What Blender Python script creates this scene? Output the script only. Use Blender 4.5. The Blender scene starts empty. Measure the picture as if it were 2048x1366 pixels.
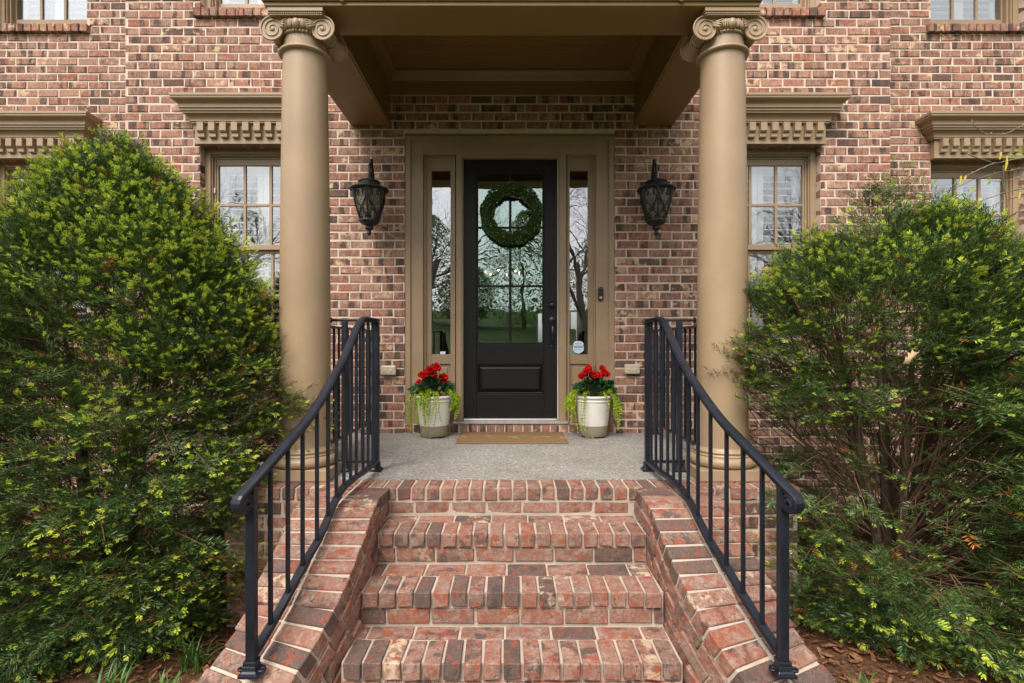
import bpy, math, random
import numpy as np
from mathutils import Vector, Matrix, Quaternion, noise as mnoise

# ------------------------------------------------------------------ scene, camera, light
sc = bpy.context.scene
COL = sc.collection
R = math.radians
F, HZ, EYE = 1060.0, 690.0, 0.83           # focal length in photo pixels, horizon row, eye height above the porch floor


def W(px, py, d):
    """photo pixel at distance d from the camera -> x, z in metres"""
    return (px - 1024.0) * d / F, EYE - (py - HZ) * d / F


cam_d = bpy.data.cameras.new('camera')
cam = bpy.data.objects.new('camera', cam_d)
COL.objects.link(cam)
cam.location = (0, -5.0, EYE)
cam.rotation_euler = (R(90), 0, 0)
cam_d.sensor_width = 36.0
cam_d.lens = F / 2048.0 * 36.0
cam_d.shift_y = (HZ - 683.0) / 2048.0
cam_d.clip_start = 0.05
cam_d.clip_end = 900.0
sc.camera = cam

world = bpy.data.worlds.new('World')
sc.world = world
world.use_nodes = True
nt = world.node_tree
nt.nodes.clear()
sky = nt.nodes.new('ShaderNodeTexSky')
sky.sky_type = 'NISHITA'
sky.sun_disc = False
SUN_EL, SUN_AZ = 53.0, 204.0                 # azimuth measured clockwise from +Y
sky.sun_elevation = R(SUN_EL)
sky.sun_rotation = R(SUN_AZ)
sky.air_density = 1.0
sky.dust_density = 2.2
sky.ozone_density = 1.0
hs = nt.nodes.new('ShaderNodeHueSaturation')
hs.inputs['Saturation'].default_value = 0.10
bg = nt.nodes.new('ShaderNodeBackground')
bg.inputs['Strength'].default_value = 0.098
wo = nt.nodes.new('ShaderNodeOutputWorld')
nt.links.new(sky.outputs[0], hs.inputs['Color'])
nt.links.new(hs.outputs[0], bg.inputs['Color'])
nt.links.new(bg.outputs[0], wo.inputs['Surface'])

sun_d = bpy.data.lights.new('sun', 'SUN')
sun_d.energy = 1.5
sun_d.angle = R(34)
sun_d.color = (1.0, 0.94, 0.86)
sun = bpy.data.objects.new('sun', sun_d)
COL.objects.link(sun)
_a, _e = R(SUN_AZ), R(SUN_EL)
_to_sun = Vector((math.sin(_a) * math.cos(_e), math.cos(_a) * math.cos(_e), math.sin(_e)))
sun.rotation_euler = _to_sun.to_track_quat('Z', 'Y').to_euler()
sun.location = (-6, -20, 22)

sc.view_settings.view_transform = 'Standard'
sc.view_settings.look = 'None'
sc.view_settings.gamma = 1.0
sc.view_settings.exposure = 1.5
sc.view_settings.use_curve_mapping = False
sc.render.engine = 'CYCLES'
sc.cycles.use_denoising = True
sc.cycles.max_bounces = 8
sc.cycles.transparent_max_bounces = 24
sc.cycles.caustics_reflective = False
sc.cycles.caustics_refractive = False

rng = random.Random(7)


# ------------------------------------------------------------------ materials
class NT:
    def __init__(self, name):
        self.m = bpy.data.materials.new(name)
        self.m.use_nodes = True
        self.t = self.m.node_tree
        self.t.nodes.clear()
        self.out = self.t.nodes.new('ShaderNodeOutputMaterial')

    def n(self, typ, **kw):
        nd = self.t.nodes.new(typ)
        for k, v in kw.items():
            if k in nd.inputs.keys():
                self.set(nd, k, v)
            else:
                setattr(nd, k, v)
        return nd

    def set(self, nd, key, v):
        if isinstance(v, bpy.types.NodeSocket):
            self.t.links.new(v, nd.inputs[key])
        else:
            nd.inputs[key].default_value = v

    def math(self, op, a, b=0.0, clamp=False):
        nd = self.t.nodes.new('ShaderNodeMath')
        nd.operation = op
        nd.use_clamp = clamp
        self.set(nd, 0, a)
        self.set(nd, 1, b)
        return nd.outputs[0]

    def mix(self, fac, a, b, typ='MIX'):
        nd = self.t.nodes.new('ShaderNodeMix')
        nd.data_type = 'RGBA'
        nd.blend_type = typ
        self.set(nd, 0, fac)
        for idx, v in ((6, a), (7, b)):
            if isinstance(v, bpy.types.NodeSocket):
                self.t.links.new(v, nd.inputs[idx])
            else:
                nd.inputs[idx].default_value = (v[0], v[1], v[2], 1)
        return nd.outputs[2]

    def ramp(self, fac, stops, interp='LINEAR'):
        nd = self.t.nodes.new('ShaderNodeValToRGB')
        cr = nd.color_ramp
        cr.interpolation = interp
        while len(cr.elements) < len(stops):
            cr.elements.new(0.5)
        for e, (p, c) in zip(cr.elements, stops):
            e.position = p
            e.color = (c, c, c, 1) if isinstance(c, (int, float)) else (c[0], c[1], c[2], 1)
        self.set(nd, 0, fac)
        return nd.outputs[0]

    def noise(self, vec, scale, detail=4.0, rough=0.55, dim='3D', w=None):
        nd = self.t.nodes.new('ShaderNodeTexNoise')
        nd.noise_dimensions = dim
        if vec is not None and dim != '1D':
            self.set(nd, 'Vector', vec)
        if w is not None:
            self.set(nd, 'W', w)
        nd.inputs['Scale'].default_value = scale
        nd.inputs['Detail'].default_value = detail
        nd.inputs['Roughness'].default_value = rough
        return nd.outputs[0]

    def pos(self):
        return self.t.nodes.new('ShaderNodeNewGeometry').outputs['Position']

    def bsdf(self, color, rough=0.5, spec=0.5, bump=None, bstr=0.3, bdist=0.01, metallic=0.0, **kw):
        b = self.t.nodes.new('ShaderNodeBsdfPrincipled')
        if isinstance(color, bpy.types.NodeSocket):
            self.t.links.new(color, b.inputs['Base Color'])
        else:
            b.inputs['Base Color'].default_value = (color[0], color[1], color[2], 1)
        self.set(b, 'Roughness', rough)
        self.set(b, 'Specular IOR Level', spec)
        b.inputs['Metallic'].default_value = metallic
        if bump is not None:
            bn = self.t.nodes.new('ShaderNodeBump')
            bn.inputs['Strength'].default_value = bstr
            bn.inputs['Distance'].default_value = bdist
            self.t.links.new(bump, bn.inputs['Height'])
            self.t.links.new(bn.outputs[0], b.inputs['Normal'])
        for k, v in kw.items():
            self.set(b, k.replace('_', ' '), v)
        self.t.links.new(b.outputs[0], self.out.inputs['Surface'])
        return b


def simple(name, color, rough=0.5, spec=0.5, var=0.12, nscale=6.0, bscale=60.0, bstr=0.12, metallic=0.0):
    t = NT(name)
    p = t.pos()
    nz = t.noise(p, nscale, 5.0)
    dk = tuple(c * (1 - var) for c in color)
    lt = tuple(min(1, c * (1 + var)) for c in color)
    c = t.mix(t.ramp(nz, [(0.3, 0.0), (0.7, 1.0)]), dk, lt)
    fine = t.noise(p, bscale, 3.0)
    rr = t.ramp(nz, [(0.3, rough * 0.85), (0.7, min(1, rough * 1.15))])
    t.bsdf(c, rr, spec, bump=fine, bstr=bstr, bdist=0.002, metallic=metallic)
    return t.m


def brick_mat(name, base, scuff, dark, cream, light, scuff_t, band, dark_amt, crackle, wash, cream_p, dark_p):
    """base: list of (pos,colour) by brick; every brick carries its own random number"""
    t = NT(name)
    oi = t.n('ShaderNodeObjectInfo').outputs['Random']
    at = t.n('ShaderNodeAttribute', attribute_name='rnd').outputs['Fac']
    rnd = t.math('FRACT', t.math('ADD', oi, at))
    rnd2 = t.math('FRACT', t.math('MULTIPLY', rnd, 17.31))
    rnd3 = t.math('FRACT', t.math('MULTIPLY', rnd, 53.77))
    rnd4 = t.math('FRACT', t.math('MULTIPLY', rnd, 131.9))
    p = t.pos()
    off = t.n('ShaderNodeCombineXYZ', X=t.math('MULTIPLY', rnd, 61.0), Y=t.math('MULTIPLY', rnd2, 43.0), Z=t.math('MULTIPLY', rnd3, 29.0))
    va = t.n('ShaderNodeVectorMath', operation='ADD')
    t.t.links.new(p, va.inputs[0])
    t.t.links.new(off.outputs[0], va.inputs[1])
    q = va.outputs[0]
    col = t.ramp(rnd, base)
    n1 = t.noise(q, 22.0, 6.0, 0.62)
    col = t.mix(t.math('MULTIPLY', t.ramp(n1, [(0.42, 0.0), (0.62, 1.0)]), wash), col, light)
    mp = t.n('ShaderNodeMapping')
    t.t.links.new(q, mp.inputs['Vector'])
    mp.inputs['Scale'].default_value = (1, 1, 0.22) if band else (1, 1, 1)
    ns = t.noise(mp.outputs[0], 70.0, 4.0, 0.65)
    col = t.mix(t.ramp(ns, [(0.34, 0.6), (0.5, 0.0)]), col, tuple(c * 1.9 for c in dark))
    col = t.mix(t.ramp(ns, [(0.54, 0.0), (0.7, 0.5)]), col, light)
    # dark flashing, in upright bands or in clouds
    sx = t.n('ShaderNodeSeparateXYZ')
    t.t.links.new(q, sx.inputs[0])
    cloud = t.noise(q, 16.0, 4.0, 0.6)
    if band:
        b1 = t.noise(None, 11.0, 1.0, 0.4, dim='1D', w=t.math('ADD', sx.outputs[0], t.math('MULTIPLY', cloud, 0.03)))
        dk = t.ramp(b1, [(0.555, 0.0), (0.585, 1.0)])
        dk = t.math('MULTIPLY', dk, t.ramp(cloud, [(0.34, 0.35), (0.5, 1.0)]))
        dk = t.math('MULTIPLY', dk, t.ramp(rnd4, [(0.30, 0.0), (0.36, 1.0)]))
    else:
        dk = t.ramp(cloud, [(0.52, 0.0), (0.60, 1.0)])
        dk = t.math('MULTIPLY', dk, t.ramp(rnd4, [(0.45, 0.0), (0.6, 1.0)]))
    col = t.mix(t.math('MULTIPLY', dk, dark_amt), col, dark)
    # whole dark bricks
    col = t.mix(t.math('MULTIPLY', t.ramp(rnd3, [(dark_p, 0.0), (dark_p + 0.02, 1.0)]), 0.72), col, dark)
    # bright scuffs where the skin has come off
    n2 = t.noise(q, 19.0, 7.0, 0.68)
    sc_ = t.ramp(n2, [(scuff_t - 0.01, 0.0), (scuff_t + 0.045, 1.0)])
    col = t.mix(t.math('MULTIPLY', sc_, 0.8), col, scuff)
    # cream lime patches
    n3 = t.noise(q, 15.0, 5.0, 0.6)
    cr = t.math('MULTIPLY', t.ramp(n3, [(0.52, 0.0), (0.60, 1.0)]), t.ramp(rnd2, [(cream_p, 0.0), (cream_p + 0.08, 1.0)]))
    col = t.mix(t.math('MULTIPLY', cr, 0.85), col, cream)
    # grit, pits and cracks
    g = t.noise(q, 210.0, 3.0, 0.7)
    col = t.mix(t.ramp(g, [(0.30, 0.55), (0.42, 0.0)]), col, tuple(c * 0.35 for c in dark))
    g2 = t.noise(q, 120.0, 2.0, 0.6)
    col = t.mix(t.ramp(g2, [(0.60, 0.0), (0.75, 0.45)]), col, light)
    wv = t.n('ShaderNodeTexVoronoi', feature='DISTANCE_TO_EDGE', Scale=24.0)
    wn = t.n('ShaderNodeVectorMath', operation='ADD')
    t.t.links.new(q, wn.inputs[0])
    dn = t.n('ShaderNodeTexNoise', Scale=30.0, Detail=3.0)
    t.t.links.new(q, dn.inputs['Vector'])
    sc2 = t.n('ShaderNodeVectorMath', operation='SCALE', Scale=0.05)
    t.t.links.new(dn.outputs['Color'], sc2.inputs[0])
    t.t.links.new(sc2.outputs[0], wn.inputs[1])
    t.t.links.new(wn.outputs[0], wv.inputs['Vector'])
    ck = t.ramp(wv.outputs[0], [(0.0, 1.0), (0.035, 0.0)])
    ckm = t.math('MULTIPLY', ck, t.ramp(n1, [(0.5, 0.0), (0.58, 1.0)]))
    col = t.mix(t.math('MULTIPLY', ckm, crackle), col, tuple(c * 0.6 for c in dark))
    h = t.math('ADD', t.math('MULTIPLY', g, 0.5), t.math('MULTIPLY', n2, 1.2))
    h = t.math('SUBTRACT', h, t.math('MULTIPLY', ckm, 0.5))
    h = t.math('SUBTRACT', h, t.math('MULTIPLY', sc_, 0.25))
    t.bsdf(col, 0.88, 0.25, bump=h, bstr=0.75, bdist=0.006)
    return t.m


M = {}
M['brick'] = brick_mat('house_brick',
                       [(0.0, (0.31, 0.132, 0.084)), (0.2, (0.16, 0.074, 0.052)), (0.4, (0.37, 0.196, 0.132)), (0.58, (0.22, 0.110, 0.076)), (0.8, (0.28, 0.092, 0.054)), (1.0, (0.36, 0.176, 0.118))],
                       scuff=(0.38, 0.095, 0.05), dark=(0.060, 0.044, 0.042), cream=(0.62, 0.43, 0.27), light=(0.46, 0.285, 0.205), scuff_t=0.595, band=True, dark_amt=0.88, crackle=0.5, wash=0.7, cream_p=0.74, dark_p=0.925)
M['step_brick'] = brick_mat('step_brick',
                            [(0.0, (0.26, 0.112, 0.072)), (0.25, (0.15, 0.078, 0.056)), (0.5, (0.29, 0.150, 0.104)), (0.75, (0.25, 0.084, 0.050)), (1.0, (0.27, 0.130, 0.090))],
                            scuff=(0.31, 0.068, 0.032), dark=(0.075, 0.055, 0.050), cream=(0.55, 0.41, 0.28), light=(0.37, 0.255, 0.20), scuff_t=0.562, band=False, dark_amt=0.8, crackle=0.75, wash=0.72, cream_p=0.86, dark_p=0.84)


def mortar_mat(name, c):
    t = NT(name)
    p = t.pos()
    n1 = t.noise(p, 9.0, 6.0, 0.65)
    n2 = t.noise(p, 260.0, 3.0, 0.7)
    col = t.mix(t.ramp(n1, [(0.3, 0.0), (0.7, 1.0)]), tuple(v * 0.82 for v in c), tuple(v * 1.08 for v in c))
    col = t.mix(t.ramp(n2, [(0.30, 0.5), (0.45, 0.0)]), col, tuple(v * 0.45 for v in c))
    t.bsdf(col, 0.95, 0.15, bump=t.math('ADD', n2, t.math('MULTIPLY', n1, 2.0)), bstr=0.8, bdist=0.004)
    return t.m


M['mortar'] = mortar_mat('mortar', (0.68, 0.55, 0.445))
M['step_mortar'] = mortar_mat('step_mortar', (0.50, 0.41, 0.33))


def paint(name, c, rough=0.42):
    t = NT(name)
    p = t.pos()
    n1 = t.noise(p, 3.0, 6.0, 0.6)
    n2 = t.noise(p, 90.0, 3.0, 0.6)
    sp = t.n('ShaderNodeMapping')
    t.t.links.new(p, sp.inputs['Vector'])
    sp.inputs['Scale'].default_value = (30, 30, 2.5)
    n3 = t.noise(sp.outputs[0], 6.0, 4.0, 0.6)
    col = t.mix(t.ramp(n1, [(0.35, 0.0), (0.68, 1.0)]), tuple(v * 0.90 for v in c), tuple(v * 1.06 for v in c))
    col = t.mix(t.ramp(n3, [(0.56, 0.0), (0.78, 0.30)]), col, tuple(v * 0.66 for v in c))
    t.bsdf(col, t.ramp(n1, [(0.3, rough * 0.9), (0.7, rough * 1.15)]), 0.45, bump=t.math('ADD', n2, n3), bstr=0.12, bdist=0.002)
    return t.m


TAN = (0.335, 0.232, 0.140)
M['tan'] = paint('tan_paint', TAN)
M['shaded_tan'] = paint('shaded_tan_paint', (0.225, 0.135, 0.043))  # same tan paint, with the shade under the porch roof put into its colour
M['white'] = simple('white_paint', (0.80, 0.80, 0.79), 0.35, 0.5, 0.03)
M['iron'] = simple('iron_paint', (0.008, 0.010, 0.017), 0.40, 0.40, 0.25, 12.0, 140.0, 0.25)
M['lantern'] = simple('lantern_iron', (0.013, 0.012, 0.012), 0.45, 0.5, 0.3, 20.0, 120.0, 0.3)
M['bronze'] = simple('oiled_bronze', (0.014, 0.013, 0.014), 0.28, 0.6, 0.2, 30.0, 200.0, 0.1)
M['black'] = simple('black_plastic', (0.012, 0.012, 0.013), 0.3, 0.5, 0.1)


def door_mat():
    t = NT('door_stain')
    p = t.pos()
    mp = t.n('ShaderNodeMapping')
    t.t.links.new(p, mp.inputs['Vector'])
    mp.inputs['Scale'].default_value = (2.0, 2.0, 38.0)
    g = t.noise(mp.outputs[0], 4.0, 6.0, 0.65)
    col = t.mix(t.ramp(g, [(0.4, 0.0), (0.75, 1.0)]), (0.006, 0.0050, 0.0050), (0.016, 0.0115, 0.010))
    t.bsdf(col, 0.45, 0.28, bump=g, bstr=0.12, bdist=0.003)
    return t.m


M['door'] = door_mat()


def glass_mat(name, refl, tint, through=0.9, wav=0.02):
    t = NT(name)
    p = t.pos()
    n = t.noise(p, 3.5, 2.0, 0.4)
    bn = t.n('ShaderNodeBump')
    bn.inputs['Strength'].default_value = wav
    bn.inputs['Distance'].default_value = 0.05
    t.t.links.new(n, bn.inputs['Height'])
    gl = t.n('ShaderNodeBsdfGlossy')
    gl.inputs['Roughness'].default_value = 0.0
    gl.inputs['Color'].default_value = (tint[0], tint[1], tint[2], 1)
    t.t.links.new(bn.outputs[0], gl.inputs['Normal'])
    tr = t.n('ShaderNodeBsdfTransparent')
    tr.inputs['Color'].default_value = (through, through, through, 1)
    lw = t.n('ShaderNodeFresnel')
    lw.inputs['IOR'].default_value = 1.45
    fac = t.math('ADD', t.math('MULTIPLY', lw.outputs[0], 0.6), refl, clamp=True)
    mx = t.n('ShaderNodeMixShader')
    t.t.links.new(fac, mx.inputs[0])
    t.t.links.new(tr.outputs[0], mx.inputs[1])
    t.t.links.new(gl.outputs[0], mx.inputs[2])
    t.t.links.new(mx.outputs[0], t.out.inputs['Surface'])
    return t.m


M['clear'] = glass_mat('clear_glass', 0.0, (1, 1, 1), 0.99, 0.0)
M['glass'] = glass_mat('window_glass', 0.23, (0.96, 0.98, 1.0), 0.98)
M['door_glass'] = glass_mat('coated_door_glass', 0.165, (0.80, 1.0, 0.92), 0.8)
M['side_glass'] = glass_mat('sidelight_glass', 0.22, (0.97, 0.97, 1.0), 0.8)


def lantern_glass():
    t = NT('seeded_glass')
    p = t.pos()
    n = t.noise(p, 60.0, 3.0)
    c = t.mix(n, (0.10, 0.085, 0.062), (0.26, 0.215, 0.16))
    b = t.bsdf(c, 0.18, 0.6, bump=n, bstr=0.3, bdist=0.004)
    b.inputs['Alpha'].default_value = 0.62
    return t.m


M['lantern_glass'] = lantern_glass()


def aggregate():
    t = NT('exposed_aggregate')
    p = t.pos()
    v = t.n('ShaderNodeTexVoronoi', Scale=85.0)
    t.t.links.new(p, v.inputs['Vector'])
    sr = t.n('ShaderNodeSeparateColor')
    t.t.links.new(v.outputs['Color'], sr.inputs[0])
    col = t.ramp(sr.outputs[0], [(0.0, (0.15, 0.13, 0.115)), (0.3, (0.28, 0.255, 0.23)), (0.6, (0.38, 0.36, 0.335)), (0.85, (0.29, 0.28, 0.27)), (1.0, (0.56, 0.535, 0.50))])
    e = t.n('ShaderNodeTexVoronoi', feature='DISTANCE_TO_EDGE', Scale=85.0)
    t.t.links.new(p, e.inputs['Vector'])
    col = t.mix(t.ramp(e.outputs[0], [(0.0, 0.8), (0.12, 0.0)]), col, (0.24, 0.205, 0.175))
    big = t.noise(p, 2.2, 5.0, 0.6)
    col = t.mix(t.ramp(big, [(0.38, 0.0), (0.68, 0.5)]), col, (0.19, 0.16, 0.135))
    t.bsdf(col, 0.8, 0.3, bump=t.ramp(e.outputs[0], [(0.0, 0.0), (0.25, 1.0)]), bstr=0.6, bdist=0.004)
    return t.m


M['aggregate'] = aggregate()


def mat_coir():
    t = NT('coir')
    p = t.pos()
    n = t.noise(p, 260.0, 3.0, 0.7)
    n2 = t.noise(p, 12.0, 5.0, 0.6)
    col = t.mix(t.ramp(n, [(0.3, 0.0), (0.7, 1.0)]), (0.15, 0.082, 0.038), (0.37, 0.225, 0.115))
    sx = t.n('ShaderNodeSeparateXYZ')
    t.t.links.new(p, sx.inputs[0])
    # worn pale print in the middle of the mat
    ring = t.math('ABSOLUTE', t.math('ADD', sx.outputs[1], 0.30))
    wear = t.math('MULTIPLY', t.ramp(n2, [(0.52, 0.0), (0.60, 1.0)]), t.ramp(ring, [(0.06, 1.0), (0.10, 0.0)]))
    col = t.mix(t.math('MULTIPLY', wear, 0.45), col, (0.55, 0.45, 0.33))
    t.bsdf(col, 0.95, 0.1, bump=n, bstr=1.0, bdist=0.006)
    return t.m


M['coir'] = mat_coir()
M['coir_edge'] = simple('coir_edge', (0.19, 0.10, 0.045), 0.95, 0.1, 0.2, 40, 250, 0.8)


def ground_mat(name, a, b, scale):
    t = NT(name)
    p = t.pos()
    n1 = t.noise(p, scale, 8.0, 0.7)
    n2 = t.noise(p, 0.35, 4.0)
    col = t.mix(t.ramp(n1, [(0.35, 0.0), (0.65, 1.0)]), a, b)
    col = t.mix(t.ramp(n2, [(0.4, 0.0), (0.7, 0.4)]), col, tuple(v * 0.6 for v in a))
    t.bsdf(col, 0.95, 0.1, bump=n1, bstr=0.9, bdist=0.03)
    return t.m


M['mulch'] = ground_mat('mulch_soil', (0.075, 0.037, 0.020), (0.20, 0.098, 0.052), 42.0)
M['lawn'] = ground_mat('lawn_grass', (0.022, 0.042, 0.009), (0.075, 0.11, 0.026), 2.2)
M['walk'] = ground_mat('walk_concrete', (0.26, 0.24, 0.21), (0.36, 0.33, 0.29), 30.0)


def leafy(name, c, var=0.35, rough=0.5, spec=0.35, nscale=40.0, transl=0.0):
    t = NT(name)
    p = t.pos()
    n = t.noise(p, nscale, 2.0)
    n0 = t.noise(p, 2.5, 3.0)
    col = t.mix(t.ramp(n, [(0.3, 0.0), (0.7, 1.0)]), tuple(v * (1 - var) for v in c), tuple(min(1, v * (1 + var)) for v in c))
    col = t.mix(t.ramp(n0, [(0.35, 0.0), (0.7, 0.45)]), col, tuple(min(1, v * m) for v, m in zip(c, (1.5, 1.25, 1.1))))
    b = t.bsdf(col, rough, spec)
    if transl > 0:
        tl = t.n('ShaderNodeBsdfTranslucent')
        t.t.links.new(col, tl.inputs['Color'])
        mx = t.n('ShaderNodeMixShader')
        mx.inputs[0].default_value = transl
        t.t.links.new(b.outputs[0], mx.inputs[1])
        t.t.links.new(tl.outputs[0], mx.inputs[2])
        t.t.links.new(mx.outputs[0], t.out.inputs['Surface'])
    return t.m


M['needle'] = leafy('yew_needle', (0.034, 0.082, 0.020), 0.5, 0.36, 0.5, 30.0, 0.10)
M['needle2'] = leafy('yew_needle_light', (0.105, 0.165, 0.038), 0.4, 0.42, 0.45, 30.0, 0.15)
M['tip'] = leafy('yew_new_growth', (0.42, 0.52, 0.062), 0.28, 0.5, 0.3, 30.0, 0.25)
M['dead'] = leafy('yew_dead_needle', (0.42, 0.17, 0.04), 0.4, 0.7, 0.2, 30.0)
M['bark'] = simple('bark', (0.085, 0.055, 0.036), 0.9, 0.15, 0.4, 30.0, 90.0, 0.9)
M['twig'] = simple('twig', (0.16, 0.095, 0.055), 0.85, 0.2, 0.35, 40.0, 150.0, 0.4)
M['chip'] = leafy('bark_chip', (0.185, 0.092, 0.05), 0.75, 0.9, 0.1, 55.0)
M['blade'] = leafy('strap_leaf', (0.06, 0.14, 0.025), 0.4, 0.45, 0.4, 12.0, 0.15)
M['boxwood'] = leafy('wreath_leaf', (0.07, 0.15, 0.035), 0.6, 0.4, 0.5, 90.0, 0.1)
M['bud'] = simple('wreath_bud', (0.55, 0.60, 0.36), 0.6, 0.3, 0.1)
M['petal'] = leafy('begonia_petal', (0.52, 0.008, 0.008), 0.35, 0.45, 0.4, 50.0, 0.15)
M['stamen'] = simple('begonia_stamen', (0.75, 0.42, 0.05), 0.6, 0.3, 0.1)
M['begonia_leaf'] = leafy('begonia_leaf', (0.025, 0.075, 0.025), 0.4, 0.32, 0.5, 40.0, 0.08)
M['lime_leaf'] = leafy('creeping_leaf', (0.36, 0.50, 0.035), 0.28, 0.5, 0.35, 60.0, 0.25)
M['spike'] = leafy('spike_leaf', (0.045, 0.025, 0.032), 0.3, 0.4, 0.4, 40.0)
M['pot_cream'] = simple('pot_cream_glaze', (0.68, 0.64, 0.57), 0.32, 0.5, 0.05, 10.0, 60.0, 0.08)
M['pot_taupe'] = simple('pot_taupe_glaze', (0.27, 0.225, 0.155), 0.4, 0.5, 0.08)
M['outlet'] = simple('outlet_plastic', (0.50, 0.42, 0.30), 0.35, 0.5, 0.06)
M['metal'] = simple('threshold_aluminium', (0.62, 0.60, 0.57), 0.38, 0.5, 0.08, 20, 90, 0.1, 0.6)
M['stone_sill'] = simple('sill_concrete', (0.36, 0.34, 0.31), 0.8, 0.3, 0.15, 20, 120, 0.4)
M['sticker'] = simple('sticker_film', (0.62, 0.74, 0.85), 0.4, 0.4, 0.04)
M['sticker_rim'] = simple('sticker_rim', (0.83, 0.86, 0.86), 0.4, 0.4, 0.03)
M['ink_blue'] = simple('ink_blue', (0.012, 0.10, 0.36), 0.5, 0.3, 0.05)
M['ink_grey'] = simple('ink_grey', (0.10, 0.15, 0.22), 0.5, 0.3, 0.05)
M['inner_wall'] = simple('plaster', (0.30, 0.28, 0.25), 0.85, 0.2, 0.05)
M['inner_floor'] = simple('wood_floor', (0.10, 0.05, 0.025), 0.35, 0.5, 0.3)
M['wood'] = simple('oak', (0.28, 0.13, 0.05), 0.4, 0.4, 0.25)
M['dry_leaf'] = leafy('dry_oak_leaf', (0.42, 0.29, 0.17), 0.25, 0.7, 0.2, 30.0)
M['catkin'] = leafy('catkin', (0.45, 0.36, 0.05), 0.3, 0.7, 0.2, 80.0)
M['far_leaf'] = leafy('far_foliage', (0.15, 0.23, 0.055), 0.5, 0.6, 0.2, 2.0, 0.4)
M['tree_bark'] = simple('tree_bark', (0.17, 0.14, 0.115), 0.9, 0.15, 0.35, 6.0, 40.0, 0.8)


def emit(name, c, s):
    t = NT(name)
    e = t.n('ShaderNodeEmission')
    e.inputs['Color'].default_value = (c[0], c[1], c[2], 1)
    e.inputs['Strength'].default_value = s
    t.t.links.new(e.outputs[0], t.out.inputs['Surface'])
    return t.m


M['bulb'] = emit('lit_bulb', (1.0, 0.66, 0.30), 14.0)


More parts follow.
